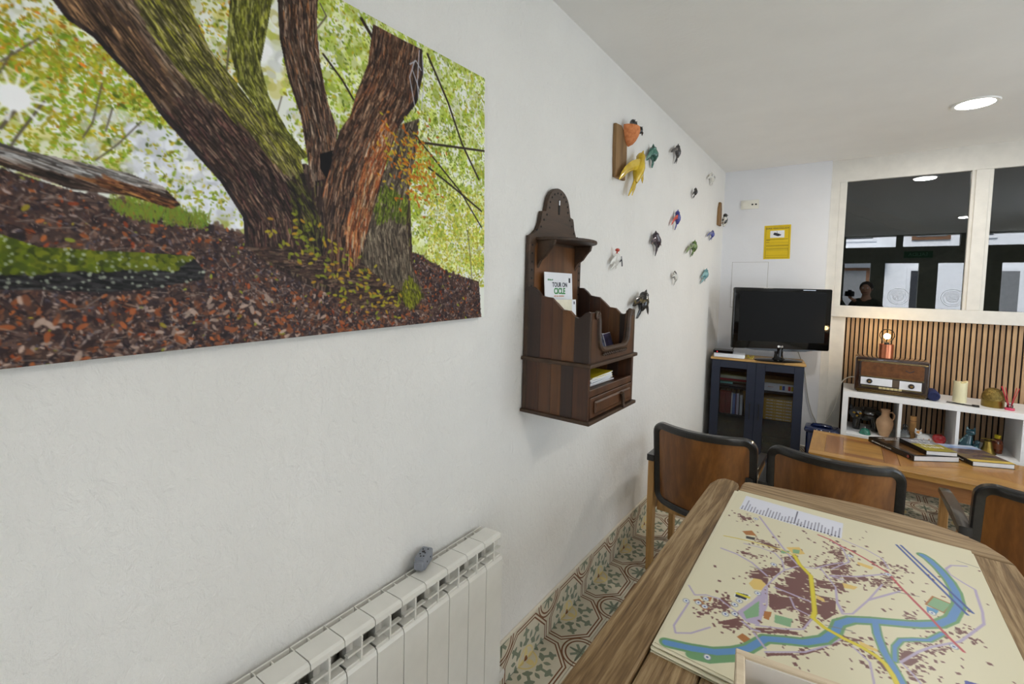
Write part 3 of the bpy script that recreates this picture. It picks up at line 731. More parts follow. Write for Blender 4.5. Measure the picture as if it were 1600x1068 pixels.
def tl1():
    bark(PRINT['trunk_left'], PRINT['axis_left'], (100, 84, 72), [(118, 104, 92), (88, 72, 60), (140, 124, 108), (66, 54, 48), (104, 82, 62)], 1500, .02, .08, .004)
    bark(PRINT['moss_left'], PRINT['axis_left'], None, [(122, 120, 50), (104, 104, 40), (140, 134, 84), (92, 88, 52), (134, 126, 100)], 1300, .012, .05, .004)
    bark(PRINT['pale_left'], PRINT['axis_left'], None, [(104, 82, 62), (140, 112, 84), (62, 50, 46), (84, 66, 54)], 300, .03, .09, .004)
    bark(PRINT['dark_left'], PRINT['axis_left'], None, DB + [(78, 52, 50)], 1300, .012, .05, .0035)
    e = PRINT['trunk_left'][:10]
    cv.line(e, .016, (42, 36, 38), .75)
    bark(PRINT['hollow'], PRINT['axis_left'], None, [(36, 30, 32), (52, 44, 40), (92, 94, 44)], 260, .01, .03, .005)
clipped('trunk_left', tl1)
clipped('roots', lambda: bark(PRINT['roots'], [(.3, .3), (.9, .3)], (74, 58, 52), DB + [(110, 94, 78)], 500, .006, .02, .004))
def tc1():
    bark(PRINT['trunk_center'], PRINT['axis_center'], (92, 72, 60), DB + [(132, 112, 96), (128, 88, 58), (146, 132, 118)], 800, .015, .07, .0035)
    cv.line([PRINT['trunk_center'][0]] + PRINT['trunk_center'][-1:-4:-1], .012, (44, 36, 34), .6)
clipped('trunk_center', tc1)
def tr1():
    bark(PRINT['trunk_right'], PRINT['axis_right'], (100, 74, 58), DB + [(136, 108, 86), (124, 80, 54), (150, 124, 104)], 1300, .015, .07, .0035)
    bark(PRINT['red_right'], PRINT['axis_right'], None, [(150, 88, 54), (170, 120, 84), (120, 66, 42), (196, 164, 134)], 360, .02, .06, .003)
    cv.line(PRINT['trunk_right'][2:6], .022, (34, 28, 32), .7)
    cv.line(PRINT['trunk_right'][12:16], .010, (46, 38, 36), .6)
clipped('trunk_right', tr1)
cv.poly(PRINT['hole'], (22, 18, 20))
bark(PRINT['moss_foot'], PRINT['axis_rear'], None, [(118, 120, 40), (96, 100, 36)], 160, .006, .018, .004)
for b, w in PRINT['branches'][:4]: cv.line(b, w * .8, (56, 48, 40))
for s_ in PRINT['strands']: cv.line(s_, .0028, (188, 190, 198))
# fallen logs
clipped('log', lambda: (bark(PRINT['log'], [PRINT['log'][0], PRINT['log'][6]], (62, 50, 44), DB, 260, .03, .09, .004), bark(PRINT['log_top'], [PRINT['log'][0], PRINT['log'][6]], (140, 130, 124), [(164, 156, 150), (120, 108, 100), (188, 182, 178)], 160, .03, .09, .004), bark(PRINT['logend'], [PRINT['log'][0], PRINT['log'][6]], None, [(160, 112, 70), (120, 78, 50), (70, 46, 36)], 90, .02, .06, .004)))
clipped('mosslog', lambda: (bark(PRINT['mosslog'], [PRINT['mosslog'][1], PRINT['mosslog'][5]], (44, 42, 42), [(52, 50, 50), (36, 34, 36), (70, 70, 70)], 300, .01, .04, .005), leaves(PRINT['mosslog_top'], 900, [(98, 108, 28), (80, 92, 26), (118, 124, 40), (64, 74, 26)], .004, .009, .85, .7)))
leaves(PRINT['mosslog'], 130, [(160, 166, 150)], .0015, .003, .8, 1)
# young shoots and the rusty spray in front
for (x, y) in PRINT['zones']['saps']:
    for _ in range(17):
        cv.dab(x + rg.normal(0, .032), y + rg.normal(0, .022), .0062, .0030, rg.normal(.3, .7), [(168, 156, 56), (140, 146, 54), (112, 118, 48), (176, 140, 54)][rg.integers(4)], .9)
for (x, y) in PRINT['zones']['orange']:
    for _ in range(52):
        cv.dab(x + rg.normal(0, .040), y + rg.normal(0, .032), .0060, .0028, rg.normal(.4, .8), [(186, 124, 48), (170, 98, 42), (198, 164, 62), (170, 160, 60)][rg.integers(4)], .9)
sx_, sy_ = PRINT['sun']
for i in range(14):
    a = 2 * PI * i / 14
    cv.line([(sx_, sy_), (sx_ + .034 * math.cos(a), sy_ + .034 * math.sin(a))], .004, (250, 250, 250), .8)
cv.dab(sx_, sy_, .018, .018, 0, (255, 255, 255))
cv.a = (cv.a * 10 + np.roll(cv.a, 1, 0) + np.roll(cv.a, -1, 0) + np.roll(cv.a, 1, 1) + np.roll(cv.a, -1, 1)) / 14

gm = cv.a.mean(2, keepdims=True)
cv.a = np.clip(gm + (cv.a - gm) * 1.12, 0, 255)
cv.a = np.clip((cv.a - 120) * 1.08 + 116, 0, 255)
pic = thing('woodland_print', 'large unframed print of an old mossy tree trunk on the plaster wall', 'picture', (.0, 1.1745, 1.436), rot=(PA, 0, 0))
us = np.concatenate((np.arange(0, .53, .0019), np.arange(.53, 1.13, .00125), np.linspace(1.13, PW, 60)))
vs = np.linspace(0, PH, 470)
me = cv.mesh('print', us, vs, lambda U, V: (np.full_like(U, .0222), -U, V))
M_ink = ink_material('print_ink', .5, .2)
link('print', me, M_ink, pic)
M_edge = plain('print_edge', (70, 62, 52), .6)
MB().box(.004, .022, -PW, 0, 0, PH).build('board', M_edge, pic)
# ------------------------------------------------------------------ radiator
M_rad = plain('radiator_enamel', (232, 230, 222), .28, vary=.015, coat=.3)
rad = thing('radiator', 'white aluminium column radiator under the woodland print', 'radiator', (0, 1.188, 0))
SP_ = .0842
g = .0012
def section_shape():
    m = MB()
    w0, w1 = -SP_ + g, -g
    # front panel, top leaning back a little
    m.prism([(.108, .10), (.116, .10), (.116, .630), (.112, .640), (.106, .642)], w0, w1, 'y')
    # top cap with rounded front lip
    m.prism([(.040, .700), (.040, .712), (.098, .716), (.106, .712), (.107, .700), (.103, .694), (.098, .703)], w0, w1, 'y')
    # middle web from panel to cap, two slanted louvre bars
    c = -SP_ / 2
    m.box(.022, .112, c - .0025, c + .0025, .10, .702)
    m.prism([(.096, .664), (.110, .668), (.111, .674), (.097, .671)], w0 + .004, w1 - .004, 'y')
    m.prism([(.080, .640), (.108, .642), (.108, .646), (.080, .645)], w0 + .002, w1 - .002, 'y')
    # water column, rear plate and its ribs
    m.box(.048, .078, c - .016, c + .016, .09, .69, .006)
    m.box(.016, .020, w0, w1, .12, .706)
    m.box(.018, .046, w0 + .001, w0 + .0035, .14, .704); m.box(.018, .046, c - .0015, c + .0015, .14, .704)
    m.box(.034, .040, w0, w1, .66, .706)
    return m
s0 = section_shape().build('section', M_rad, rad)
for k in range(1, 13):
    o = s0.copy(); COL.objects.link(o); o.parent = rad; o.location = (0, -k * SP_, 0)
MB().cyl((.062, 0, .665), (.062, .012, .665), .021).cyl((.062, .012, .665), (.062, .020, .665), .016).build('end_plug', M_rad, rad, True)
MB().cyl((.062, 0, .13), (.062, .03, .13), .019).cyl((.062, .03, .13), (.062, .055, .13), .013).build('end_plug', M_rad, rad, True)
M_metal_dark = plain('dark_steel', (60, 60, 62), .4, 1)
MB().cyl((.062, .02, .672), (.062, .032, .672), .006).cyl((.062, .026, .672), (.062, .026, .655), .003).build('bleed_valve', M_metal_dark, rad)
for k in (0, 6, 12):
    MB().box(.002, .02, -k * SP_ - .05, -k * SP_ - .03, .60, .64).build('bracket', M_rad, rad)
    MB().box(.045, .08, -k * SP_ - .055, -k * SP_ - .03, 0, .1).build('foot', M_rad, rad)
pv = thing('pipe_cover', 'small round white pipe cover low beside the radiator end', 'cover', (.0, 1.30, .10))
MB().lathe([(.0005, 0), (.02, 0), (.021, .02), (.019, .034), (.0005, .037)], (.007, 0, 0), 20, 'x').build('cap', M_rad, pv, True)
# grey heat meter lying on the radiator
M_grey = plain('grey_plastic', (132, 136, 144), .55, vary=.03)
M_hole = plain('dark_hole', (24, 24, 26), .8)
dv = thing('plug_adapter', 'small grey block with holes lying on the radiator', 'adapter', (.037, .905, .7175), rot=(math.radians(0), math.radians(0), math.radians(24)))
MB().box(-.017, .017, -.030, .030, 0, .038, .005, 2).build('body', M_grey, dv, True)
MB().box(-.014, .014, -.040, -.029, .004, .030, .003).build('side_block', M_grey, dv, True)
MB().box(-.014, .014, .029, .038, .006, .032, .003).build('side_block', M_grey, dv, True)
for (a, b) in ((-.006, -.012), (.006, -.004), (-.007, .012), (.007, .016), (0, -.022), (.008, -.02)):
    MB().lathe([(.0005, .0375), (.0025, .0375), (.0025, .0386), (.0005, .0386)], (a, b, 0), 10).build('hole', M_hole, dv)
MB().lathe([(.0035, .0375), (.005, .0375), (.005, .0386), (.0035, .0386)], (-.001, .001, 0), 14).build('dial', M_metal_dark, dv)
for b in (-.014, .010):
    MB().lathe([(.0005, .0165), (.0022, .0165), (.0022, .0178), (.0005, .0178)], (0, b, .02), 10, 'x').build('hole', M_hole, dv)

# ------------------------------------------------------------------ carved wooden letter rack
M_rk = [wood('walnut_plank_%d' % i, d, l, 'z', 16, .08, .42, coat=.15, bump=.12) for i, (d, l) in enumerate((((40, 22, 12), (84, 48, 26)), ((28, 17, 13), (56, 34, 24)), ((64, 37, 16), (114, 72, 36)), ((46, 26, 14), (92, 56, 30))))]
M_rkd = wood('dark_carved_walnut', (36, 25, 16), (76, 54, 36), 'y', 14, .12, .5, bump=.15)
rk = thing('letter_rack', 'carved dark wooden wall rack with scalloped sides and a small drawer', 'wall rack', (.003, 1.435, 1.07))
RW, RD = .415, .283
arch = [(.2075 + .092 * math.cos(math.radians(a)), .790 + .086 * math.sin(math.radians(a))) for a in range(0, 181, 12)]
outl = [(0, 0), (RW, 0), (RW, .665), (RW - .03, .672), (RW - .058, .692), (RW - .075, .722), (RW - .082, .752), (RW - .082, .768), (RW - .112, .768)] + arch + [(.112, .768), (.082, .768), (.082, .752), (.075, .722), (.058, .692), (.03, .672), (0, .665)]
MB().prism(outl, 0, .020, 'x', .003).build('back_panel', M_rkd, rk)
inner = [(.035, .01), (RW - .035, .01), (RW - .035, .62), (RW - .05, .640), (.05, .640), (.035, .62)]
MB().prism(inner, .0195, .0215, 'x').build('back_inlay', M_rk[2], rk)
# keyhole slot
MB().prism(rrect(.012, .062, .004, 3, .2075, .800), .0195, .0212, 'x').build('keyhole', M_hole, rk)
MB().prism(rrect(.009, .020, .003, 3, .2085, .818), .0200, .0216, 'x').build('keyhole_gap', M_far, rk)
dots = [(.018, z) for z in np.linspace(.44, .63, 7)] + [(RW - .018, z) for z in np.linspace(.44, .63, 7)]
dots += [(.2075 + .074 * math.cos(math.radians(a)), .788 + .068 * math.sin(math.radians(a))) for a in range(0, 181, 20)]
dots += [(.045, .690), (.075, .706), (.095, .735), (.115, .758), (RW - .045, .690), (RW - .075, .706), (RW - .095, .735), (RW - .115, .758)]
for (y, z) in dots:
    MB().lathe([(.0005, .0195), (.0045, .0195), (.0045, .0212), (.0005, .0212)], (0, y, z), 8, 'x').build('carved_dot', M_hole, rk)
hs_ = [(.0, .03), (.0, .385)] + [(.165 * math.sin(math.radians(a)), .2075 - .175 * math.cos(math.radians(a))) for a in range(10, 171, 10)]
hs_ = [(.02, .04)] + [(.02 + .155 * math.sin(math.radians(a)), .2125 - .172 * math.cos(math.radians(a))) for a in range(12, 169, 12)] + [(.02, .385)]
MB().prism(hs_, .650, .663, 'z', .004, 2).build('top_shelf', M_rkd, rk)
br = [(.02, .650), (.10, .650), (.095, .630), (.075, .615), (.06, .590), (.035, .575), (.02, .540)]
for y in (.05, RW - .065):
    MB().prism(br, y, y + .015, 'y', .002).build('bracket', M_rkd, rk)
# scalloped sides made of upright planks
prof = [(.02, .470), (.042, .470), (.062, .455), (.080, .436), (.100, .434), (.122, .432), (.146, .412), (.166, .392), (.182, .388), (.200, .388), (.220, .368), (.236, .362), (.250, .368), (.264, .384), (.276, .388), (RD, .384)]
def ztop(x):
    for (a, za), (b, zb) in zip(prof, prof[1:]):
        if a <= x <= b: return za + (zb - za) * (x - a) / (b - a)
    return prof[-1][1]
cuts = [.020, .078, .130, .172, .222, RD]
for y0 in (0, RW - .016):
    for i, (a, b) in enumerate(zip(cuts, cuts[1:])):
        xs = [a] + [p[0] for p in prof if a < p[0] < b] + [b]
        MB().prism([(a, .205), (b, .205)] + [(x, ztop(x)) for x in xs[::-1]], y0, y0 + .016, 'y', .0012).build('side_plank', M_rk[(i * 3 + 1) % 4], rk)
        MB().prism([(a, .0), (b, .0), (b, .190), (a, .190)], y0, y0 + .016, 'y', .0012).build('side_plank', M_rk[(i * 3) % 4], rk)
# front with the U-shaped opening and its carved rim
yl, yr, rr_ = .075, RW - .075, .06
ucut = [(.052, .384), (.060, .378), (.068, .35), (.070, .31)] + [(yl + .05 - .05 * math.cos(math.radians(a)), .285 - .040 * math.sin(math.radians(a))) for a in range(0, 91, 15)]
ucut += [(RW - y, z) for (y, z) in ucut[::-1]]
MB().prism([(.016, .205), (RW - .016, .205), (RW - .016, .384)] + ucut[::-1] + [(.016, .384)], RD - .016, RD, 'x').build('front_panel', M_rk[3], rk)
MB().tube([(RD, y, z) for (y, z) in ucut], .011, 8, 1).build('carved_rim', M_rkd, rk, True)
for i in range(24):
    y = .10 + (RW - .20) * i / 23
    MB().ball((RD + .008, y, .228 + .004 * (i % 2)), .005, 6, 4).build('carved_bead', M_rkd, rk)
for y in (.048, RW - .048):
    pts = [(RD + .004, y + .014 * (1 - t / 22) * math.cos(t * .5), .372 + .014 * (1 - t / 22) * math.sin(t * .5)) for t in range(22)]
    MB().tube(pts, .005, 6).build('carved_scroll', M_rkd, rk, True)
# ledges, floors and drawer
MB().box(.0, RD + .014, -.012, RW + .012, .190, .205, .004, 2).build('ledge', M_rkd, rk)
MB().box(.0, RD + .014, -.012, RW + .012, -.012, .002, .004, 2).build('ledge', M_rkd, rk)
MB().box(.02, RD - .004, .016, RW - .016, .086, .098).build('inner_shelf', M_rk[0], rk)
MB().box(RD - .016, RD - .001, .016, RW - .016, .082, .108, .002).build('front_rail', M_rk[3], rk)
dr = MB().box(.03, RD + .002, .019, RW - .019, .006, .080, .002).build('drawer', M_rk[3], rk)
MB().prism(rrect(RW - .085, .046, .004, 2, RW / 2, .043), RD + .001, RD + .012, 'x', .006).build('raised_panel', M_rk[3], dr)
MB().tube([(RD + .012, .262, .060), (RD + .020, .262, .058), (RD + .022, .265, .042), (RD + .02, .27, .020), (RD + .024, .272, .004)], [.008, .010, .008, .006, .009], 8).build('pull', M_rkd, dr, True)
MB().box(.02, .06, .06, .075, -.024, -.012, .002).build('peg', M_rkd, rk)

# papers kept in the rack
M_paper = plain('white_card', (236, 238, 242), .55, vary=.01)
M_ink_d = plain('dark_ink', (44, 46, 58), .6); M_ink_g = plain('green_ink', (62, 140, 78), .6); M_ink_o = plain('orange_ink', (206, 130, 80), .6)
M_yel = plain('yellow_paper', (232, 206, 30), .5, vary=.03); M_blue = plain('blue_print', (120, 140, 190), .5)
RTX = (PI / 2, 0, PI / 2)   # text facing +x
cd1 = thing('leaflet', 'white landscape leaflet headed TOUR ON CICLE standing in the rack', 'leaflet', (.052, 1.62, 1.452), rot=(0, -.06, 0))
MB().box(-.0015, .0015, -.110, .110, 0, .148).build('card', M_paper, cd1)
text('lettering', 'TOUR ON', .026, M_ink_d, cd1, (.0018, .006, .098), RTX, bold=.0006)
text('lettering', 'CICLE', .034, M_ink_g, cd1, (.0018, .003, .072), RTX, bold=.0012)
strokes('lettering', (3, 3, 8), .009, M_ink_o, cd1, (.0018, .000, .053), RTX)
strokes('lettering', (6,), .012, M_ink_g, cd1, (.0018, -.065, .118), RTX)
MB().box(.0012, .0020, .080, .093, .108, .128).build('logo', M_ink_d, cd1)
cd2 = thing('leaflet', 'cream and white leaflet tucked in front of the TOUR ON CICLE leaflet', 'leaflet', (.098, 1.615, 1.344), rot=(0, -.05, 0))
MB().box(-.0015, .0015, -.105, .070, 0, .148).build('card', plain('cream_card', (238, 232, 208), .55), cd2)
MB().box(.0012, .0018, .035, .068, .05, .147).build('white_band', M_paper, cd2)
MB().box(.0016, .0022, .050, .058, .128, .140).build('mark', M_ink_d, cd2)
M_ph = plain('blue_grey_photo', (120, 126, 150), .25, vary=.5, scale=30)
for k, (y, x, dz, ang) in enumerate(((1.735, .205, 0, -.06), (1.790, .212, 0, .05))):
    ph = thing('photo_card', ('blue-grey photo card leaning by the U-shaped opening', 'dark glossy photo card tucked beside the blue-grey card')[k], 'card', (x, y, 1.2765 + dz), rot=(ang, -.30, 0))
    MB().box(-.001, .001, -.040, .034, .002, .080).build('card', M_paper, ph)
    MB().box(.0008, .0016, -.038, .032, .004, .078).build('picture', (M_ph, plain('violet_photo', (70, 66, 96), .3, vary=.5, scale=25))[k], ph)
bk_cols = [M_paper, M_paper, M_yel, M_paper, M_yel, M_paper, M_yel]
zb = 1.1705
for k, m in enumerate(bk_cols):
    b = thing('booklet', ('lowest white booklet in the open compartment of the rack', 'second white booklet above the lowest one in the rack', 'lower yellow booklet in the pile in the rack', 'white booklet between the two lower yellow booklets', 'middle yellow booklet in the pile in the rack', 'white booklet under the uppermost yellow booklet', 'uppermost yellow booklet on the pile in the rack')[k], 'booklet', (.19, 1.645, zb), rz=.08 * math.sin(k * 2.3) - .03, group='booklets stacked in the rack')
    h = .0045
    MB().box(-.07, .052 - .006 * (k % 3), -.10, .105 - .01 * (k % 2), 0, h * .8).build('pages', M_paper, b)
    MB().box(-.0705, .0525 - .006 * (k % 3), -.1005, .1055 - .01 * (k % 2), h * .8, h).build('cover', m, b)
    zb += h + .0003

# ------------------------------------------------------------------ ceramic swallows on the wall
M_birds = {}
def glaze(name, c, c2=None, scale=30, lo=.45, hi=.55):
    t = NT(name)
    t.l(t.ramp(t.noise(t.coord(), scale, 3), [(lo, c), (hi, c2 or [min(255, v * 1.15) for v in c])]), t.b.inputs['Base Color'])
    t.set(rough=.18, coat=.6, spec=.5)
    return t.m
def bird(label, h, t1, t2, w1, w2, mb, mw=None, mt=None, fat=1.0, head=None, depth=.022, group='ceramic swallows on the wall', name='ceramic_swallow', ww=1.0):
    """points are (y, z) on the wall: head, two tail tips, two wing tips"""
    mw = mw or mb; mt = mt or mb
    H = Vector((0, *h)); T = Vector((0, (t1[0] + t2[0]) / 2, (t1[1] + t2[1]) / 2))
    ax = T - H; L = ax.length
    c = H + ax * .42
    o = thing(name, label, 'wall ornament', (.001, c.y, c.z), group=group)
    def P(v, x=0): return (x, v.y - c.y, v.z - c.z)
    r = min(.034, .17 * L) * fat
    prof_ = [(0, .25), (.04, .62), (.10, .80), (.17, .74), (.24, .86), (.36, 1.0), (.48, .92), (.60, .62), (.70, .36)]
    MB().tube([P(H + ax * a, depth + .006 * math.sin(a * 4)) for a, _ in prof_], [r * k for _, k in prof_], 12).build('body', mb, o, True)
    bk = H - ax.normalized() * r * .55
    MB().tube([P(H + ax * .03, depth + r * .2), P(bk, depth + r * .3)], [r * .35, r * .04], 6).build('beak', head or mb, o, True)
    for w in (w1, w2):
        Wt = Vector((0, *w))
        s = H + ax * .28
        d = Wt - s
        nrm = Vector((0, -d.z, d.y))
        if nrm.dot(-ax) < 0: nrm = -nrm
        pts = []; rs = []
        for i in range(7):
            q = i / 6
            p = s + d * q + nrm * .09 * math.sin(q * PI)
            pts.append(P(p, depth + .010 - .016 * q)); rs.append(r * ww * (.78 - .42 * q) if i < 6 else r * .10)
        MB().tube(pts, rs, 8, .32, up=(1, 0, 0)).build('wing', mw, o, True)
    for tp in (t1, t2):
        Tt = Vector((0, *tp))
        s = H + ax * .62
        MB().tube([P(s, depth), P(s * .5 + Tt * .5, depth - .004), P(Tt, depth - .012)], [r * .46, r * .36, r * .12], 8, .55, up=(1, 0, 0)).build('tail_feather', mt, o, True)
    return o
G_yel = glaze('yellow_glaze', (206, 170, 24), (222, 190, 44), 12)
G_teal = glaze('mottled_green_glaze', (38, 84, 74), (74, 128, 112), 40)
G_blk = glaze('black_glaze', (20, 19, 20), (34, 30, 26), 30)
G_char = glaze('charcoal_glaze', (46, 44, 46), (70, 66, 66), 30)
G_white = glaze('white_glaze', (226, 224, 216), (236, 234, 228), 20)
G_wg = glaze('white_grey_glaze', (226, 224, 216), (150, 146, 140), 26, .55, .68)
G_blue = glaze('blue_glaze', (46, 50, 130), (80, 84, 160), 40)
G_red = glaze('red_glaze', (190, 58, 42), (206, 80, 60), 40)
G_plum = glaze('plum_glaze', (50, 40, 52), (88, 76, 84), 40)
G_green = glaze('leaf_green_glaze', (64, 88, 40), (122, 144, 84), 45)
G_navy = glaze('navy_glaze', (48, 54, 118), (70, 78, 150), 40)
G_pied = glaze('pied_glaze', (30, 28, 28), (222, 220, 212), 34, .48, .53)
G_aqua = glaze('aqua_glaze', (92, 140, 146), (130, 176, 178), 40)
G_gold = glaze('black_gold_glaze', (18, 17, 18), (92, 78, 36), 24, .56, .66)
bird('glossy yellow ceramic swallow just below the wooden nest plank', (2.467, 2.287), (2.339, 2.036), (2.388, 2.045), (2.197, 2.093), (2.518, 2.135), G_yel, fat=0.95, depth=.045, ww=1.25)
bird('mottled dark green ceramic bird with folded wings', (2.695, 2.384), (2.744, 2.273), (2.730, 2.272), (2.625, 2.290), (2.735, 2.30), G_teal, fat=1.44)
bird('charcoal swallow with a swept wing high under the ceiling', (3.176, 2.517), (3.164, 2.394), (3.2, 2.402), (3.062, 2.444), (3.237, 2.459), G_char, fat=0.97)
bird('small slim black swallow below the white one', (3.66, 2.319), (3.631, 2.238), (3.668, 2.245), (3.609, 2.261), (3.685, 2.285), G_blk, fat=1.08)
bird('white ceramic swallow with faint grey lines', (4.123, 2.528), (4.174, 2.436), (4.219, 2.443), (4.046, 2.468), (4.195, 2.483), G_wg, fat=1.15)
bird('blue ceramic swallow with one red wing', (3.235, 2.085), (3.232, 1.955), (3.239, 1.955), (3.134, 1.976), (3.234, 2.002), G_blue, G_red, fat=0.94)
bird('plum-black ceramic swallow with three long tail feathers', (2.805, 1.89), (2.862, 1.75), (2.897, 1.785), (2.757, 1.818), (2.949, 1.823), G_plum, fat=1.08)
bird('green ceramic swallow with pale streaks', (3.696, 1.92), (3.653, 1.796), (3.706, 1.807), (3.506, 1.812), (3.752, 1.887), G_green, fat=1.15)
bird('small navy blue ceramic swallow', (4.256, 2.062), (4.213, 1.975), (4.288, 1.983), (4.099, 1.995), (4.319, 2.036), G_navy, fat=1.22)
bird('black and white pied ceramic swallow', (3.23, 1.667), (3.264, 1.568), (3.288, 1.582), (3.208, 1.622), (3.3, 1.640), G_pied, fat=0.86)
bird('pale aqua ceramic swallow low on the wall', (4.096, 1.718), (3.98, 1.595), (4.127, 1.618), (3.979, 1.638), (4.169, 1.679), G_aqua, fat=1.22)
rb = bird('white ceramic hen with a red comb beside the letter rack', (2.232, 1.722), (2.264, 1.645), (2.196, 1.635), (2.180, 1.664), (2.270, 1.662), G_white, fat=1.51, head=G_red, name='ceramic_hen')
MB().ball((.03, .0, .052), .012, 10, 6, (1, 1.3, .8)).build('comb', G_red, rb, True)
MB().tube([(.05, -.01, -.01), (.052, .005, .004), (.052, .012, -.016), (.048, .024, -.03)], .003, 5).tube([(.051, .004, .02), (.052, .008, -.005)], .002, 5).build('painted_mark', M_ink_d, rb)
bird('black swallow with gold-edged feathers beside the rack top', (2.618, 1.523), (2.532, 1.37), (2.553, 1.37), (2.458, 1.446), (2.712, 1.389), G_gold, fat=1.15, depth=.04, ww=1.2)

# nest plank and the second little plank
M_plk = wood('weathered_plank', (92, 66, 38), (150, 116, 74), 'z', 14, .1, .7, bump=.4)
t_ = NT('terracotta_nest'); vv = t_.coord()
t_.l(t_.ramp(t_.noise(vv, 60), [(.3, (196, 112, 62)), (.7, (226, 148, 94))]), t_.b.inputs['Base Color']); t_.set(rough=.85); t_.bump(t_.noise(vv, 240, 2), .5, .003)
np_ = thing('nest_plank', 'weathered plank bearing an orange clay nest with black chicks', 'wall ornament', (.001, 2.255, 2.24), group='ceramic swallows on the wall')
MB().prism([(-.068, .135), (-.02, .138), (.0, .142), (.075, .10), (.078, .0), (.070, -.126), (.0, -.128), (-.055, -.13), (-.060, -.06), (-.066, .02)], 0, .018, 'x', .003).build('plank', M_plk, np_)
nest = []
for z, r in ((.055, .006), (.068, .030), (.085, .046), (.110, .060), (.135, .068), (.152, .066), (.146, .058), (.13, .05)):
    nest.append([(.019 + r * .9 * max(.02, math.cos(a)), .082 + r * math.sin(a), z) for a in [math.radians(-88 + 176 * i / 16) for i in range(17)]])
MB().rings(nest).build('nest', t_.m, np_, True)
for k, (y, z, x) in enumerate(((.062, .165, .05), (.100, .168, .045), (.142, .150, .06))):
    ch = MB().ball((x, y, z), .016, 10, 8, (1, .9, 1.25)).build('chick', G_blk, np_, True)
    MB().tube([(x, y, z + .008), (x + .010, y + .012, z + .020)], [.008, .001], 6).build('beak', G_blk, ch, True)
    for s in (-1, 1):
        MB().tube([(x, y + s * .008, z + .004), (x + .006, y + s * .020, z - .012), (x + .004, y + s * .020, z - .026)], [.008, .008, .001], 6, .5).build('wing', G_blk, ch, True)
p2 = thing('perch_plank', 'narrow curved plank with a small pied bird near the corner', 'wall ornament', (.001, 4.552, 2.24), group='ceramic swallows on the wall')
MB().prism([(-.05, -.098), (.048, -.098), (.052, -.02), (.050, .06), (.030, .116), (-.010, .116), (-.040, .06), (-.05, -.02)], 0, .02, 'x', .003).build('plank', M_plk, p2)
bb_ = MB().tube([(.035, .095, -.005), (.038, .10, -.03), (.038, .10, -.06), (.03, .10, -.095)], [.014, .026, .024, .006], 10).build('bird', G_pied, p2, True)
MB().ball((.04, .10, .006), .020, 10, 8).build('head', G_blk, bb_, True)
MB().tube([(.05, .11, .01), (.06, .14, .012)], [.008, .001], 6).build('beak', G_blk, bb_, True)
MB().tube([(.02, .05, -.07), (.036, .10, -.05)], .004, 5).build('perch', M_plk, p2)
# ------------------------------------------------------------------ big wooden table
TZ = .76
W_oak_y = wood('aged_oak_lengthwise', (80, 60, 36), (172, 146, 108), 'y', 46, .05, .6, bump=.5, knots=1.3, mid=(124, 97, 62))
W_oak_x = wood('aged_oak_crosswise', (92, 72, 48), (178, 152, 116), 'x', 46, .05, .6, bump=.5, knots=1.3, mid=(138, 112, 78))
tb = thing('dining_table', 'heavy aged oak table with rounded corners under the town map', 'table', (1.01, 1.2, 0))
def plank_(pts, mat, name='plank', z0=TZ - .05, z1=TZ):
    MB().prism([(x - 1.01, y - 1.2) for x, y in pts], z0, z1, 'z', .006, 2).build(name, mat, tb)
plank_([(.577, .30), (.690, .30), (.690, 2.005), (.682, 2.030), (.660, 2.048), (.625, 2.050), (.604, 2.02), (.592, 1.95)], W_oak_y)
xs = [.694, .80, .91, 1.02, 1.13, 1.24, 1.345]
for a, b in zip(xs, xs[1:]):
    plank_([(a, .30), (b - .002, .30), (b - .002, 1.938), (a, 1.938)], W_oak_y)
plank_([(1.345, .30), (1.455, .30), (1.448, 1.80), (1.442, 1.938), (1.345, 1.938)], W_oak_y)
plank_([(.696, 1.940), (1.442, 1.940), (1.428, 1.985), (1.398, 2.040), (1.345, 2.085), (1.27, 2.115), (1.184, 2.130), (1.09, 2.126), (.994, 2.115), (.85, 2.095), (.715, 2.075), (.700, 2.06), (.695, 2.03)], W_oak_x)
for sx in (-.36, .36):
    for sy in (-.8, .70):
        MB().box(sx - .04, sx + .04, sy - .04, sy + .04, 0, TZ - .05, .006).build('leg', W_oak_y, tb)
MB().box(-.38, -.35, -.76, .66, TZ - .14, TZ - .05).build('apron', W_oak_y, tb)
MB().box(.35, .38, -.76, .66, TZ - .14, TZ - .05).build('apron', W_oak_y, tb)
for y in (.68, -.82):
    MB().box(-.35, .35, y, y + .03, TZ - .14, TZ - .05).build('apron', W_oak_x, tb)

# ------------------------------------------------------------------ town map, a pile of printed sheets
MW, MH = .645, .96
cm = Canvas(MW, MH, .0013, (224, 218, 190))
BR_, LAV, RIV, BNK = (118, 80, 78), (184, 172, 200), (98, 146, 200), (112, 158, 112)
rg = cm.rng

cm.poly(MAP['plaza'], LAV)
for p in MAP['brown']: cm.poly(p, BR_)
# ragged outlines and courtyards
for p in MAP['brown']:
    for (x, y) in zip(*[iter(np.array(p).reshape(-1))] * 2):
        for _ in range(5):
            cm.dab(x + rg.normal(0, .007), y + rg.normal(0, .008), .003, .0026, 0, BR_ if rg.random() < .55 else (224, 218, 190), 1)
def brown_dabs(cx, cy, sx, sy, n):
    for _ in range(n):
        x, y = cx + rg.normal(0, sx), cy + rg.normal(0, sy)
        w, h, a = .0012 + .0035 * rg.random(), .0016 + .0045 * rg.random(), rg.normal(.4, .25)
        c, s = math.cos(a), math.sin(a)
        cm.poly([(x + c * p - s * q, y + s * p + c * q) for p, q in ((-w, -h), (w, -h), (w, h), (-w, h))], BR_)
bc = np.array([np.mean(p, 0) for p in MAP['brown']])
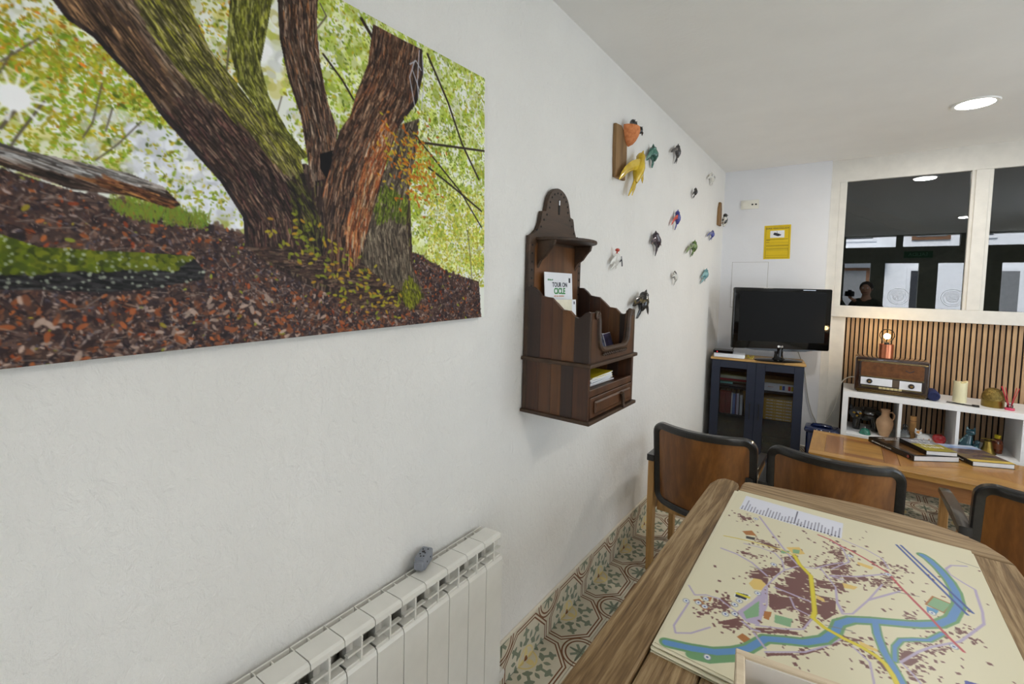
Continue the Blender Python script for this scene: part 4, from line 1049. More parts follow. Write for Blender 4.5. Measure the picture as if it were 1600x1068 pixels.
# block of narrow terraces following the old streets
for p in MAP['brown']:
    for (x, y) in cm.inside(p, 5):
        a = rg.normal(.45, .2); L = .005 + .009 * rg.random(); c, s = math.cos(a), math.sin(a)
        cm.line([(x - c * L, y - s * L), (x + c * L, y + s * L)], .0018 + .0025 * rg.random(), (224, 218, 190) if rg.random() < .6 else BR_)
for i, (x, y) in enumerate(bc): brown_dabs(x, y, .020, .026, 10)
for (x, y, n) in ((.30, .55, 34), (.24, .42, 22), (.35, .70, 26), (.15, .60, 14), (.45, .30, 18), (.50, .60, 14), (.40, .20, 16), (.56, .30, 10), (.10, .35, 9), (.28, .72, 18), (.60, .66, 8)):
    brown_dabs(x, y, .05, .06, n)
for k, r in enumerate(MAP['roads']): cm.line(r, .0042 if k % 3 else .0056, LAV)
for p in MAP['orange']: cm.poly(p, (178, 118, 66))
for p in MAP['tan']: cm.poly(p, (226, 196, 118))
for p in MAP['green']: cm.poly(p, (134, 176, 136))
cm.line(MAP['green'][-1] + MAP['green'][-1][:1], .004, (170, 110, 60))
cm.poly(MAP['pool'], (96, 156, 200)); cm.poly(MAP['dark'], (70, 66, 70))
for key, w in (('creek', .014), ('branch', .020), ('river', .029)): cm.line(MAP[key], w, BNK)
cm.line(MAP['bank'], .022, BNK)
for key, w in (('creek', .0075), ('branch', .013), ('river', .0165)): cm.line(MAP[key], w, RIV)
for k in (0, 3, 12, 13): cm.line(MAP['roads'][k], .0050, LAV)
cm.line(MAP['yellow2'], .005, (214, 196, 90)); cm.line(MAP['yellow'], .011, (196, 184, 50)); cm.line(MAP['yellow'], .008, (222, 206, 60))
cm.line(MAP['red'], .0065, (190, 84, 92))
for r in MAP['rail']: cm.line(r, .0065, (70, 92, 160))
for (x, y) in MAP['badge']:
    cm.dab(x, y, .0075, .0085, 0, (120, 130, 150)); cm.dab(x, y, .006, .007, 0, (230, 232, 234)); cm.dab(x, y, .0025, .003, 0, (80, 100, 160))
cm.poly(MAP['info'], (236, 238, 240))
ic = np.mean(MAP['info'], 0)
cm.poly([tuple(ic + (np.array(p) - ic) * .82) for p in MAP['info']], (40, 44, 62)); cm.line(MAP['infoi'], .010, (216, 206, 60))
cm.poly(MAP['bigsign'], (76, 86, 160))
# legend strip: white box with rows of small type
lg = [np.array(p) for p in MAP['legend']]
cm.poly(MAP['legend'], (226, 228, 240))
a0, b0, b1, a1 = lg
for i in range(31):
    t = (i + .7) / 31.5
    lo = a0 + (a1 - a0) * t; hi = b0 + (b1 - b0) * t
    if i == 17:
        cm.line([lo * .93 + hi * .07, lo * .08 + hi * .92], .003, (70, 70, 90)); continue
    k = .25 + .45 * rg.random() if i != 1 else .8
    for j in range(int(k * 18)):
        q0, q1 = .10 + j * .045, .10 + j * .045 + .034
        cm.line([lo + (hi - lo) * q0, lo + (hi - lo) * q1], .0030, (112, 112, 132), .75)
    cm.line([lo + (hi - lo) * .04, lo + (hi - lo) * .08], .0045 if i > 17 else .003, (50, 50, 70))
# small rows of type lying on the map
for (x, y, a) in ((.12, .44, .2), (.30, .30, .3), (.36, .12, .2), (.62, .18, -.3), (.58, .10, -.3), (.44, .56, .3), (.60, .86, -.2), (.17, .80, .2), (.50, .24, -.2)):
    for j in range(9):
        cm.line([(x + j * .006 * math.cos(a), y + j * .006 * math.sin(a)), (x + (j * .006 + .004) * math.cos(a), y + (j * .006 + .004) * math.sin(a))], .003, (130, 126, 120), .8)
M_mapink = ink_material('map_ink', .38, .35)
M_sheet = plain('cream_sheet', (230, 224, 198), .5, vary=.01)
for k in range(7):
    o = MB().box(0, MW, 0, MH, 0, .0011).build('map_sheet', M_sheet, None, loc=(.698 + random.uniform(-.004, .004), .968 + random.uniform(-.012, .004) - .001 * (7 - k), TZ + .0003 + k * .0014), rot=(0, 0, random.uniform(-.010, .010)))
    tag(o, ('lowest cream map sheet in the pile, lying on the oak table', 'cream map sheet second from the table in the pile', 'cream map sheet third from the table in the pile', 'middle cream map sheet of the pile on the table', 'cream map sheet just above the middle of the pile', 'cream map sheet two below the printed town map', 'cream map sheet directly under the printed town map')[k], 'map', 'map sheets in the pile on the table')
tm = thing('town_map', 'top town map with blue river, brown houses and white legend', 'map', (.700, .970, TZ + .0102), group='map sheets in the pile on the table')
link('print', cm.mesh('print', np.linspace(0, MW, 400), np.linspace(0, MH, 560), lambda U, V: (U, V, np.full_like(U, .0012) + .0)), M_mapink, tm)
MB().box(0, MW, 0, MH, 0, .0011).build('sheet', M_sheet, tm)

# pale wooden tray on the map
M_pine = wood('pale_pine', (206, 186, 156), (232, 216, 190), 'x', 20, .06, .6, bump=.05)
M_lining = plain('white_lining', (236, 232, 226), .5, vary=.01)
M_tin = plain('silver_tin', (200, 200, 204), .2, 1)
tr = thing('wooden_tray', 'pale pine tray with white lining standing on the map', 'tray', (.862, .947, TZ + .0118), rz=.17)
MB().box(0, .26, -.014, 0, 0, .086, .002).build('rim', M_pine, tr)
MB().box(0, .26, -.20, -.186, 0, .086, .002).build('rim', M_pine, tr)
MB().box(0, .016, -.186, -.014, 0, .086, .002).build('rim', M_pine, tr)
MB().box(.244, .26, -.186, -.014, 0, .086, .002).build('rim', M_pine, tr)
MB().box(.016, .244, -.186, -.014, 0, .006).build('floor_board', M_pine, tr)
MB().box(.017, .243, -.018, -.0145, .006, .080).build('lining', M_lining, tr)
tn = thing('tin', 'round silver tin inside the pine tray', 'tin', (.93, .885, TZ + .0185))
MB().lathe([(.0005, 0), (.034, 0), (.034, .045), (.030, .047), (.0005, .047)], n=28).build('can', M_tin, tn, True)
MB().lathe([(.0305, .0465), (.034, .0465), (.035, .052), (.0305, .052)], n=28).build('rim', M_tin, tn, True)

# ------------------------------------------------------------------ armchairs with bent black frames
M_blk = NT('worn_black_lacquer'); v_ = M_blk.coord()
M_blk.l(M_blk.ramp(M_blk.noise(v_, 55, 5, .7), [(.30, (20, 20, 22)), (.66, (36, 35, 35)), (.76, (96, 84, 66))]), M_blk.b.inputs['Base Color'])
M_blk.set(rough=.32, coat=.35); M_blk.bump(M_blk.noise(v_, 40, 3), .06, .003); M_blk = M_blk.m
W_ven = wood('red_brown_veneer', (86, 50, 20), (150, 98, 46), 'z', 7, .22, .32, coat=.3, bump=.02, knots=1.0, mid=(116, 70, 28))
W_lo = wood('light_oak', (142, 104, 58), (198, 156, 98), 'z', 20, .07, .5)
def bowy(x, z): return -.098 * (1 - (x / .245) ** 2) + .07 * (.855 - z) / .455
def arm_chair(label, loc, rz=0.0):
    t = thing('armchair', label, 'chair', loc, rz, 'armchairs along the end of the table')
    # frame: rectangular section swept round a rounded rectangle
    path = rrect(.490 - .034, .455 - .034, .045, 6, 0, .6275)
    dense = []
    for (a, b) in zip(path, path[1:] + path[:1]):
        n = max(1, int(math.hypot(b[0] - a[0], b[1] - a[1]) / .03))
        dense += [(a[0] + (b[0] - a[0]) * i / n, a[1] + (b[1] - a[1]) * i / n) for i in range(n)]
    N = len(dense); m = MB(); ring = []
    for i, (x, z) in enumerate(dense):
        px, pz = dense[i - 1]; qx, qz = dense[(i + 1) % N]
        tx, tz = qx - px, qz - pz; L = math.hypot(tx, tz); nx, nz = tz / L, -tx / L
        y = bowy(x, z)
        q = []
        for (u, w) in ((-.017, -.016), (-.011, -.020), (.011, -.020), (.017, -.014), (.017, .014), (.011, .018), (-.011, .018), (-.017, .012)):
            q.append((x + nx * u, y + w, z + nz * u))
        ring.append(q)
    m.rings(ring + [ring[0]], cap=False)
    fr_ = m.build('back_frame', M_blk, t, True)
    # bowed veneer panel
    m = MB(); nx_, nz_ = 14, 8; g_ = []
    for side in (-.006, .006):
        lay = []
        for j in range(nz_ + 1):
            z = .415 + .425 * j / nz_
            lay.append([m.b.verts.new((-.222 + .444 * i / nx_, bowy(-.222 + .444 * i / nx_, z) + side, z)) for i in range(nx_ + 1)])
        g_.append(lay)
        for j in range(nz_):
            for i in range(nx_): m.b.faces.new((lay[j][i], lay[j][i + 1], lay[j + 1][i + 1], lay[j + 1][i]))
    m.build('back_panel', W_ven, t, True)
    # arms on oak posts
    for (x0, x1) in ((-.278, -.238), (.198, .232)):
        MB().prism([(-.012, .628), (-.012, .662), (.20, .664), (.40, .652), (.47, .646), (.482, .634), (.470, .622), (.20, .630)], x0, x1, 'x', .005, 2).build('armrest', M_blk, t, True)
        MB().prism([(.03, 0), (.075, 0), (.062, .40), (.052, .628), (.004, .628), (.012, .40)], x0 + .003, x1 - .006, 'x', .003).build('rear_leg', W_lo, t)
        MB().prism([(.415, 0), (.455, 0), (.452, .622), (.412, .626)], x0 + .003, x1 - .006, 'x', .003).build('front_leg', W_lo, t)
        MB().box(x0 + .006, x1 - .008, .06, .42, .34, .40, .003).build('side_rail', W_lo, t)
    MB().box(-.236, .200, .420, .445, .34, .41, .003).build('front_rail', W_lo, t)
    MB().box(-.236, .200, .060, .085, .34, .41, .003).build('rear_rail', W_lo, t)
    MB().prism([(.085, .405), (.47, .425), (.486, .432), (.484, .444), (.46, .448), (.25, .436), (.085, .425)], -.234, .198, 'x', .004).build('seat', W_ven, t, True)
    return t
c1 = arm_chair('dark-framed armchair with brown veneer back beside the plaster wall', (.4575, 2.385, 0))
c2 = dup(c1, (.986, 2.385, 0), label='black-framed armchair between two others, pale chip on its veneer back')
c3 = dup(c1, (1.672, 2.43, 0), label='armchair standing clear of the others with floor tiles seen between')
MB().prism([(.13, .535), (.15, .53), (.175, .52), (.18, .512), (.16, .518), (.14, .528)], bowy(.15, .52) - .0075, bowy(.15, .52) - .0055, 'y').build('chip', plain('pale_chip', (196, 160, 108), .7), c2)
# ------------------------------------------------------------------ parquet coffee table
CTZ = .495
W_p = [wood('parquet_%d' % i, d, l, ax, 12, .12, .35, coat=.25, bump=.04) for i, (d, l, ax) in enumerate((((138, 96, 40), (186, 140, 70), 'x'), ((120, 74, 36), (160, 108, 58), 'x'), ((144, 100, 42), (184, 138, 66), 'y'), ((138, 92, 42), (178, 128, 66), 'y'), ((120, 74, 36), (156, 104, 56), 'y')))]
ct = thing('coffee_table', 'low parquet coffee table with light borders and darker inlays', 'coffee table', (.848, 3.56, 0))
CL, CD = 1.40, .61
MB().box(.004, CL - .004, .004, CD - .004, CTZ - .035, CTZ - .006).build('top_board', W_p[0], ct)
def piece(pts, m, name='parquet_piece'): MB().prism(pts, CTZ - .007, CTZ, 'z', .0012).build(name, m, ct)
def rc(a, b, c, d): return [(a, c), (b, c), (b, d), (a, d)]
e = .0008
piece(rc(0, CL, 0, .085), W_p[0], 'border_plank'); piece(rc(0, CL, CD - .075, CD), W_p[0], 'border_plank')
piece(rc(0, .085, .085 + e, CD - .075 - e), W_p[2], 'border_plank'); piece(rc(CL - .085, CL, .085 + e, CD - .075 - e), W_p[2], 'border_plank')
y0_, y1_ = .085 + e, CD - .075 - e
piece(rc(.085 + e, .185, y0_, y1_), W_p[4])
piece(rc(.185 + e, .395, y0_, y0_ + .065), W_p[1]); piece(rc(.185 + e, .395, y1_ - .065, y1_), W_p[1]); piece(rc(.185 + e, .395, y0_ + .066, y1_ - .066), W_p[0])
piece(rc(.395 + e, .470, y0_, y1_), W_p[4])
xa, xb = .470 + e, 1.130 - e
mx_, my_ = (xa + xb) / 2, (y0_ + y1_) / 2
for tri, m in ((((xa, y0_), (xb, y0_), (mx_, my_)), W_p[0]), (((xb, y0_), (xb, y1_), (mx_, my_)), W_p[3]), (((xb, y1_), (xa, y1_), (mx_, my_)), W_p[0]), (((xa, y1_), (xa, y0_), (mx_, my_)), W_p[3])):
    c = np.mean(tri, 0); piece([tuple(c + (np.array(p) - c) * .992) for p in tri], m)
piece(rc(1.130, 1.205, y0_, y1_), W_p[4]); piece(rc(1.205 + e, CL - .085 - e, y0_, y1_), W_p[0])
MB().box(.05, CL - .05, .05, .075, CTZ - .135, CTZ - .035).build('apron', W_p[1], ct)
MB().box(.05, CL - .05, CD - .075, CD - .05, CTZ - .135, CTZ - .035).build('apron', W_p[1], ct)
MB().box(.05, .075, .075, CD - .075, CTZ - .135, CTZ - .035).build('apron', W_p[1], ct)
MB().box(CL - .075, CL - .05, .075, CD - .075, CTZ - .135, CTZ - .035).build('apron', W_p[1], ct)
for x in (.03, CL - .10):
    for y in (.03, CD - .10): MB().box(x, x + .07, y, y + .07, 0, CTZ - .036, .004).build('leg', W_p[3], ct)

# ---- three books lying on it
M_pages = plain('book_pages', (224, 222, 220), .7, vary=.03)
M_bkblk = plain('black_book_cover', (26, 24, 22), .25, vary=.1, coat=.3)
t = NT('brown_photo_cover'); t.l(t.ramp(t.noise(t.coord(), 9, 4), [(.35, (34, 26, 18)), (.6, (92, 64, 34)), (.8, (150, 104, 50))]), t.b.inputs['Base Color']); t.set(rough=.2); M_cov1 = t.m
M_cov2a = plain('grey_cover', (132, 134, 142), .3); M_cov2b = plain('olive_cover', (146, 134, 40), .3, vary=.15)
def photo(name, stops, sc):
    t = NT(name); t.l(t.ramp(t.noise(t.coord((1, .35, 1)), sc, 5), stops), t.b.inputs['Base Color']); t.set(rough=.25); return t.m
M_sky = photo('sky_print', [(.4, (112, 140, 190)), (.6, (196, 206, 224))], 14)
M_hill = photo('heath_print', [(.35, (74, 62, 66)), (.5, (112, 92, 86)), (.65, (136, 120, 70))], 22)
M_strip = plain('yellow_strip', (206, 178, 84), .35)
M_wht = plain('white_ink', (232, 232, 230), .5)
def book(label, c, z, L, Wd, h, ang, spine_m):
    t = thing('book', label, 'book', (c[0], c[1], z), math.radians(ang), 'books on the coffee table')
    MB().box(-L / 2 + .004, L / 2 - .004, -Wd / 2 + .003, Wd / 2 - .004, .003, h - .003).build('pages', M_pages, t)
    MB().box(-L / 2, L / 2, -Wd / 2, Wd / 2, 0, .003, .0006).build('back_cover', spine_m, t)
    fc = MB().box(-L / 2, L / 2, -Wd / 2, Wd / 2, h - .003, h, .0006).build('front_cover', spine_m, t)
    MB().box(-L / 2, L / 2, -Wd / 2 - .004, -Wd / 2 + .003, 0, h, .002).build('spine', spine_m, t)
    return t, fc
# local x runs along the spine towards the camera, local y away from the spine
b1, f1 = book('big black-spined book lying under a smaller one', (1.405, 4.045), CTZ + .0004, .370, .290, .035, -54, M_bkblk)
MB().box(-.17, .17, -.125, .14, .0345, .0355).build('cover_picture', M_cov1, f1)
strokes('lettering', (3, 8, 1, 2, 7), .016, M_wht, f1, (-.15, .01, .0358), (0, 0, PI / 2))
strokes('lettering', (10, 9), .016, M_wht, f1, (-.118, .01, .0358), (0, 0, PI / 2))
strokes('lettering', (2, 2, 4), .015, M_strip, f1, (.03, .03, .0358), (0, 0, PI / 2)); strokes('lettering', (2, 9), .015, M_strip, f1, (.055, .03, .0358), (0, 0, PI / 2))
strokes('lettering', (3, 8, 1, 2, 7), .012, M_wht, b1, (-.06, -.1545, .0175), (PI / 2, 0, 0))
MB().lathe([(.0005, -.1545), (.009, -.1545), (.009, -.1535), (.0005, -.1535)], (.150, 0, .0175), 14, 'y').build('publisher_mark', plain('red_mark', (170, 90, 80), .4), b1)
b2, f2 = book('grey and olive book lettered INTO THE THIN on the black-spined one', (1.482, 4.030), CTZ + .0358, .245, .180, .029, -62, M_bkblk)
MB().box(-.1215, -.02, -.0895, .0895, .0285, .0294).build('cover_field', M_cov2a, f2); MB().box(-.02, .1215, -.0895, .0895, .0285, .0294).build('cover_field', M_cov2b, f2)
for k, s in enumerate(('INTO', 'THE', 'THIN')): text('lettering', s, .050, M_wht, f2, (-.072 + k * .058, .0, .0296), (0, 0, PI / 2))
b3, f3 = book('paperback with a hill landscape cover and yellow strip', (1.712, 4.150), CTZ + .0004, .335, .225, .031, -64, M_bkblk)
MB().box(-.167, -.085, -.117, .117, .0305, .0314).build('cover_sky', M_sky, f3); MB().box(-.085, .125, -.117, .117, .0305, .0314).build('cover_hill', M_hill, f3); MB().box(.125, .167, -.117, .117, .0305, .0314).build('cover_strip', M_strip, f3)
strokes('lettering', (6,), .013, M_wht, b3, (.09, -.1220, .0155), (PI / 2, 0, 0))

# ------------------------------------------------------------------ navy cabinet with glazed doors
M_navy = plain('navy_paint', (22, 31, 51), .45, vary=.04)
M_navy_in = plain('navy_inside', (30, 38, 56), .6)
M_oaktop = wood('oak_top', (164, 124, 66), (208, 168, 104), 'x', 16, .08, .4)
M_handle = plain('black_handle', (20, 20, 22), .35)
tg2 = NT('clear_cabinet_glass')
gl = tg2.n('ShaderNodeBsdfGlossy'); gl.inputs['Roughness'].default_value = .02
trn = tg2.n('ShaderNodeBsdfTransparent'); trn.inputs[0].default_value = (.80, .83, .86, 1)
mixg = tg2.n('ShaderNodeMixShader'); fz = tg2.n('ShaderNodeFresnel'); fz.inputs[0].default_value = 1.5
tg2.l(fz.outputs[0], mixg.inputs[0]); tg2.l(trn.outputs[0], mixg.inputs[1]); tg2.l(gl.outputs[0], mixg.inputs[2])
tg2.l(mixg.outputs[0], tg2.t.nodes['Material Output'].inputs[0])
M_clear = tg2.m
CA = math.radians(8)
cb = thing('cabinet', 'navy blue cabinet with two glazed doors and an oak top', 'cabinet', (.058, 4.325, 0), CA)
cw, cdp, chh = .70, .325, .935
MB().box(0, .018, .02, cdp, 0, chh).build('side_panel', M_navy, cb); MB().box(cw - .018, cw, .02, cdp, 0, chh).build('side_panel', M_navy, cb)
MB().box(.018, cw - .018, cdp - .01, cdp, .05, chh).build('back_panel', M_navy_in, cb)
MB().box(.018, cw - .018, .03, cdp - .01, .06, .08).build('bottom_panel', M_navy_in, cb); MB().box(.018, cw - .018, .03, .05, 0, .06).build('plinth', M_navy, cb)
MB().box(.342, .358, .022, cdp - .01, .08, chh).build('divider', M_navy_in, cb)
for z in (.445, .695):
    MB().box(.018, .342, .04, cdp - .01, z - .016, z).build('shelf', M_navy_in, cb); MB().box(.358, cw - .018, .04, cdp - .01, z - .016, z).build('shelf', M_navy_in, cb)
MB().box(-.010, cw + .010, -.006, cdp + .004, chh, chh + .020, .002).build('top', M_oaktop, cb)
for k, x in enumerate((.001, .351)):
    w = .348
    d = MB().box(x, x + .068, 0, .02, .062, chh - .003, .0015).box(x + w - .068, x + w, 0, .02, .062, chh - .003, .0015).box(x + .068, x + w - .068, 0, .02, chh - .067, chh - .003, .0015).box(x + .068, x + w - .068, 0, .02, .062, .140, .0015).build('door', M_navy, cb)
    MB().box(x + .066, x + w - .066, .008, .012, .138, chh - .065).build('pane', M_clear, d)
    hx = x + w - .034 if k == 0 else x + .034
    MB().cyl((hx, -.022, .445), (hx, -.022, .585), .005).cyl((hx, -.022, .46), (hx, 0, .46), .004).cyl((hx, -.022, .57), (hx, 0, .57), .004).build('handle', M_handle, d, True)
# contents, in the cabinet's own axes
CBM = Matrix.Translation((.058, 4.325, 0)) @ Matrix.Rotation(CA, 4, 'Z')
def in_cab(name, label, cat, x, y, z, group, tilt=0.0):
    p = CBM @ Vector((x, y, z))
    return thing(name, label, cat, p, group=group, rot=(0, tilt, CA))
PALE = plain('pale_pages', (214, 208, 192), .7)
def lying(label, x, z, w, h, d, m, group):
    t = in_cab('book', label, 'book', x, .06, z, group)
    MB().box(0, w, .003, d, .002, h - .002).build('pages', PALE, t)
    MB().box(-.001, w + .001, 0, d, 0, .002).box(-.001, w + .001, 0, d, h - .002, h).box(-.001, w + .001, 0, .004, 0, h).build('cover', m, t)
    return t
def standing(label, x, z, w, h, d, m, group, tilt=0.0):
    t = in_cab('book', label, 'book', x, .07, z, group, tilt)
    MB().box(.002, w - .002, .003, d, .001, h - .002).build('pages', PALE, t)
    MB().box(0, .002, 0, d, 0, h).box(w - .002, w, 0, d, 0, h).box(0, w, 0, .004, 0, h).build('cover', m, t)
    return t
K = lambda n, c, r=.5: plain(n, c, r, vary=.05)
g1 = 'books in the navy cabinet'
z = .6958
for lab, h, m, w in (('dark grey flat book at the foot of the upper stack', .020, K('slate_cover', (80, 84, 88)), .225), ('teal and red flat book above the grey one', .016, K('teal_cover', (110, 190, 184)), .10), ('green flat book in the upper stack behind glass', .012, K('moss_cover', (86, 104, 82)), .235), ('red flat book in the upper stack behind glass', .018, K('crimson_cover', (170, 42, 52)), .238), ('thick cream flat book on the red one', .026, K('linen_cover', (190, 186, 164)), .235), ('thin olive book on top of the cream one', .008, K('olive_thin', (150, 148, 90)), .20)):
    lying(lab, .072, z, w, h, .20, m, g1); z += h + .0004
x = .075
for lab, w, h, m in (('thick dark red volume by the cabinet side', .045, .205, K('oxblood_a', (128, 28, 34))), ('second thick dark red volume beside the first', .045, .205, K('oxblood_b', (116, 24, 30))), ('thin white upright book next to the red volumes', .010, .190, K('white_cov', (220, 220, 222))), ('blue upright book in the middle row', .022, .185, K('blue_cov', (86, 108, 170))), ('thin plum upright book beside the blue one', .008, .185, K('plum_cov', (104, 52, 90))), ('lilac upright book in the middle row', .018, .190, K('lilac_cov', (186, 180, 206))), ('thin dark upright book', .007, .17, K('ink_cov', (40, 36, 52))), ('pale grey upright book in the middle row', .020, .180, K('silver_cov', (196, 200, 212)))):
    standing(lab, x, .4458, w, h, .20, m, g1); x += w + .0012
standing('tan book leaning against the upright row', x + .020, .4458, .020, .215, .18, K('tan_cov', (190, 150, 84)), g1, tilt=-.10)
lying('red flat book on the cabinet floor', .075, .0808, .23, .030, .22, K('brick_cov', (130, 44, 40)), g1)
lying('dark blue flat album on the red book', .072, .1112, .238, .020, .22, K('album_cov', (46, 58, 84)), g1)
lying('dark green thick book standing low on the cabinet floor', .43, .0808, .22, .16, .2, K('bottle_cov', (44, 54, 52)), g1)
# right half: game box, tan book, yellow volumes
gb = in_cab('game_box', 'white game box with coloured squares behind the cabinet glass', 'box', .421, .055, .6958, None)
MB().box(0, .232, 0, .22, 0, .068, .002).build('box', K('box_white', (226, 226, 232)), gb)
for k, c in enumerate(((196, 160, 60), (60, 90, 170), (226, 226, 226), (196, 60, 44), (226, 196, 60))):
    MB().box(.112 + k * .021, .130 + k * .021, -.001, .001, .016, .052).build('square', K('sq_%d' % k, c), gb)
MB().box(.220, .232, -.001, .001, .012, .058).build('square', K('sq_r', (176, 50, 60)), gb)
strokes('lettering', (6,), .012, M_ink_o, gb, (.05, -.001, .036), (PI / 2, 0, 0))
lying('tan flat book on top of the game box', .421, .7644, .236, .030, .2, K('camel_cov', (150, 124, 76)), g1)
M_yvol = plain('mustard_cover', (190, 142, 20), .5, vary=.08)
for k in range(7):
    v = lying(('lowest mustard yellow volume of the flat stack', 'mustard yellow volume resting on the lowest one', 'third mustard yellow volume up the stack', 'middle mustard yellow volume of the stack', 'mustard yellow volume just above the middle one', 'mustard yellow volume under the topmost one', 'topmost mustard yellow volume of the flat stack')[k], .423, .4458 + k * .0262, .232, .0258, .2, M_yvol, 'stacked mustard yellow volumes')
    m = MB(); xx = .02; rr2 = random.Random(40)
    for wlen in (6, 1, 6, 1, 5):
        for _ in range(wlen):
            hh = .004 + .004 * rr2.random(); m.box(xx, xx + .0065, -.0008, .0004, .009, .009 + hh); xx += .0085
        xx += .006
    m.build('lettering', M_wht, v)

# ------------------------------------------------------------------ television
M_gloss = plain('glossy_black', (9, 9, 9), .08, vary=.05, spec=.35)
M_screen = plain('dark_screen', (13, 12, 11), .35, vary=.02, spec=.08)
TA = math.radians(30.6)
tv = thing('television', 'black flat television turned on an oval stand atop the navy cabinet', 'television', (.555, 4.475, .956), TA)
HW = .393
MB().prism(rrect(2 * HW, .52, .012, 3, 0, .36), -.018, .020, 'y', .006, 2).build('bezel', M_gloss, tv, True)
MB().prism(rrect(.70, .42, .03, 3, 0, .37), .020, .055, 'y', .01).build('rear_shell', M_handle, tv, True)
MB().box(-HW + .045, HW - .045, -.0195, -.017, .165, .588).build('screen', M_screen, tv)
bz = [(-.30, .105), (.30, .105), (.20, .088), (.0, .083), (-.20, .088)]
MB().prism(bz, -.018, .02, 'y').build('chin', M_gloss, tv)
MB().lathe([(.0005, -.0205), (.0095, -.0205), (.0095, -.0185), (.0005, -.0185)], (-.012, 0, .125), 16, 'y').build('logo', M_wht, tv)
text('lettering', 'LG', .020, M_wht, tv, (.012, -.0195, .125), (PI / 2, 0, 0), bold=.0004)
MB().lathe([(.05, .012), (.034, .03), (.030, .06), (.034, .11)], (0, .0, 0), 20, sx=1.1, sy=.7).build('neck', M_gloss, tv, True)
MB().lathe([(.0005, 0), (.19, 0), (.192, .006), (.17, .010), (.05, .014), (.0005, .014)], (0, 0, 0), 40, sx=1, sy=.55).build('stand', M_gloss, tv, True)
MB().box(.16, .26, -.0188, -.0178, .606, .610).build('highlight_strip', plain('painted_highlight', (150, 150, 154), .2, 1), tv)  # highlight on the upper bezel, modelled as a thin bright strip
# boxes beside the set
wb = thing('router_box', 'flat white plastic box on the navy cabinet', 'box', (.075, 4.305, .9565), CA)
MB().box(0, .245, .015, .18, 0, .034, .006, 2).build('shell', M_paper, wb, True)
sb = thing('set_top_box', 'small black set-top box with red light on the white box', 'set-top box', (.062, 4.335, .9912), CA)
MB().box(0, .16, .0, .13, 0, .024, .003).build('shell', plain('dark_grey_shell', (70, 70, 72), .4), sb, True)
MB().box(.002, .158, -.002, .001, .002, .022).build('front', M_gloss, sb)
tr_ = NT('red_led'); tr_.set(color=(1, .05, .08, 1), emit=(1, .05, .08, 1), estr=2.0)
MB().box(.030, .036, -.0035, -.0018, .008, .014).build('light', tr_.m, sb)
M_ycab = plain('yellow_cable', (196, 176, 40), .5)
pts = [(.30 + .035 * math.cos(a * .9) + a * .006, 4.40 + .03 * math.sin(a * 1.3), .962 + .012 * (1 + math.sin(a * 2.1))) for a in np.linspace(0, 12, 50)]
tag(MB().tube(pts, .003, 6).build('yellow_cable', M_ycab, None, True), 'tangled yellow cable on the cabinet top behind the white box', 'cable')

# ------------------------------------------------------------------ white cube shelf
M_shelf = plain('white_melamine', (240, 240, 240), .35, vary=.01)
sh = thing('cube_shelf', 'white cube shelf raised on legs against the slatted panel', 'shelf unit', (1.015, 4.41, 0))
SW, SD, ST = 1.60, .415, .78
MB().box(0, SW, 0, SD, ST - .040, ST, .001).build('top_board', M_shelf, sh); MB().box(0, SW, 0, SD, .415, .455, .001).build('bottom_board', M_shelf, sh)
MB().box(0, .036, 0, SD, .455, ST - .04).build('side_board', M_shelf, sh); MB().box(SW - .036, SW, 0, SD, .455, ST - .04).build('side_board', M_shelf, sh)
for x in (.340, .650, .968, 1.27): MB().box(x, x + .018, .001, SD, .455, ST - .04).build('divider', M_shelf, sh)
for x in (.01, .92, SW - .05): MB().box(x, x + .035, SD - .06, SD - .02, 0, .415, .002).box(x, x + .035, .03, .07, 0, .415, .002).build('leg', M_shelf, sh)

# ---- things on its top (z = ST)
W_rad = wood('radio_walnut', (26, 15, 12), (58, 34, 24), 'x', 12, .1, .15, coat=.7, bump=0)
ra = thing('radio', 'old walnut valve radio with glare-white dials on the cube shelf', 'radio', (1.082, 4.47, ST))
RW_, RH_ = .435, .272
MB().prism(rrect(RW_, RH_, .02, 4, RW_ / 2, RH_ / 2 + .006), .006, .21, 'y', .006, 2).build('case', W_rad, ra, True)
MB().box(.02, RW_ - .02, .01, .20, 0, .008).build('base', W_rad, ra)
M_brass = plain('brass_trim', (176, 150, 92), .25, 1); M_dial = plain('dial_window_glare', (240, 242, 248), .15, vary=.01, coat=.5)  # dials: window reflection put into the white base colour
MB().prism(rrect(RW_ - .045, RH_ - .055, .018, 4, RW_ / 2 + .004, RH_ / 2 + .012), .002, .008, 'y').build('front_panel', plain('dark_front', (40, 28, 26), .3), ra)
tgc = NT('brown_grille'); vv = tgc.coord(); tgc.l(tgc.ramp(tgc.noise(vv, 30), [(.3, (88, 52, 24)), (.7, (120, 76, 38))]), tgc.b.inputs['Base Color']); tgc.set(rough=.8)
MB().prism(rrect(RW_ - .066, .108, .012, 3, RW_ / 2 + .004, .188), -.001, .003, 'y').build('grille_cloth', tgc.m, ra)
MB().tube([(.30, -.003, .200), (.325, -.003, .188), (.350, -.003, .204)], .0025, 5).build('emblem', M_ink_d, ra)
for zz, k in ((.128, 0), (.133, 1), (.246, 2), (.252, 3), (.018, 4), (.026, 5), (.010, 6)):
    MB().box(.012 + .015 * (k < 2), RW_ - .012 - .015 * (k < 2), -.0025, .004, zz, zz + .0022).build('trim_line', M_brass, ra)
MB().box(.038, .228, -.004, .003, .066, .122, .001).build('dial', M_dial, ra); MB().box(.270, RW_ - .040, -.004, .003, .058, .120, .001).build('dial', M_dial, ra)
MB().box(.230, .268, -.003, .003, .066, .120).build('tuning_eye', plain('dial_gap', (90, 76, 62), .3), ra)
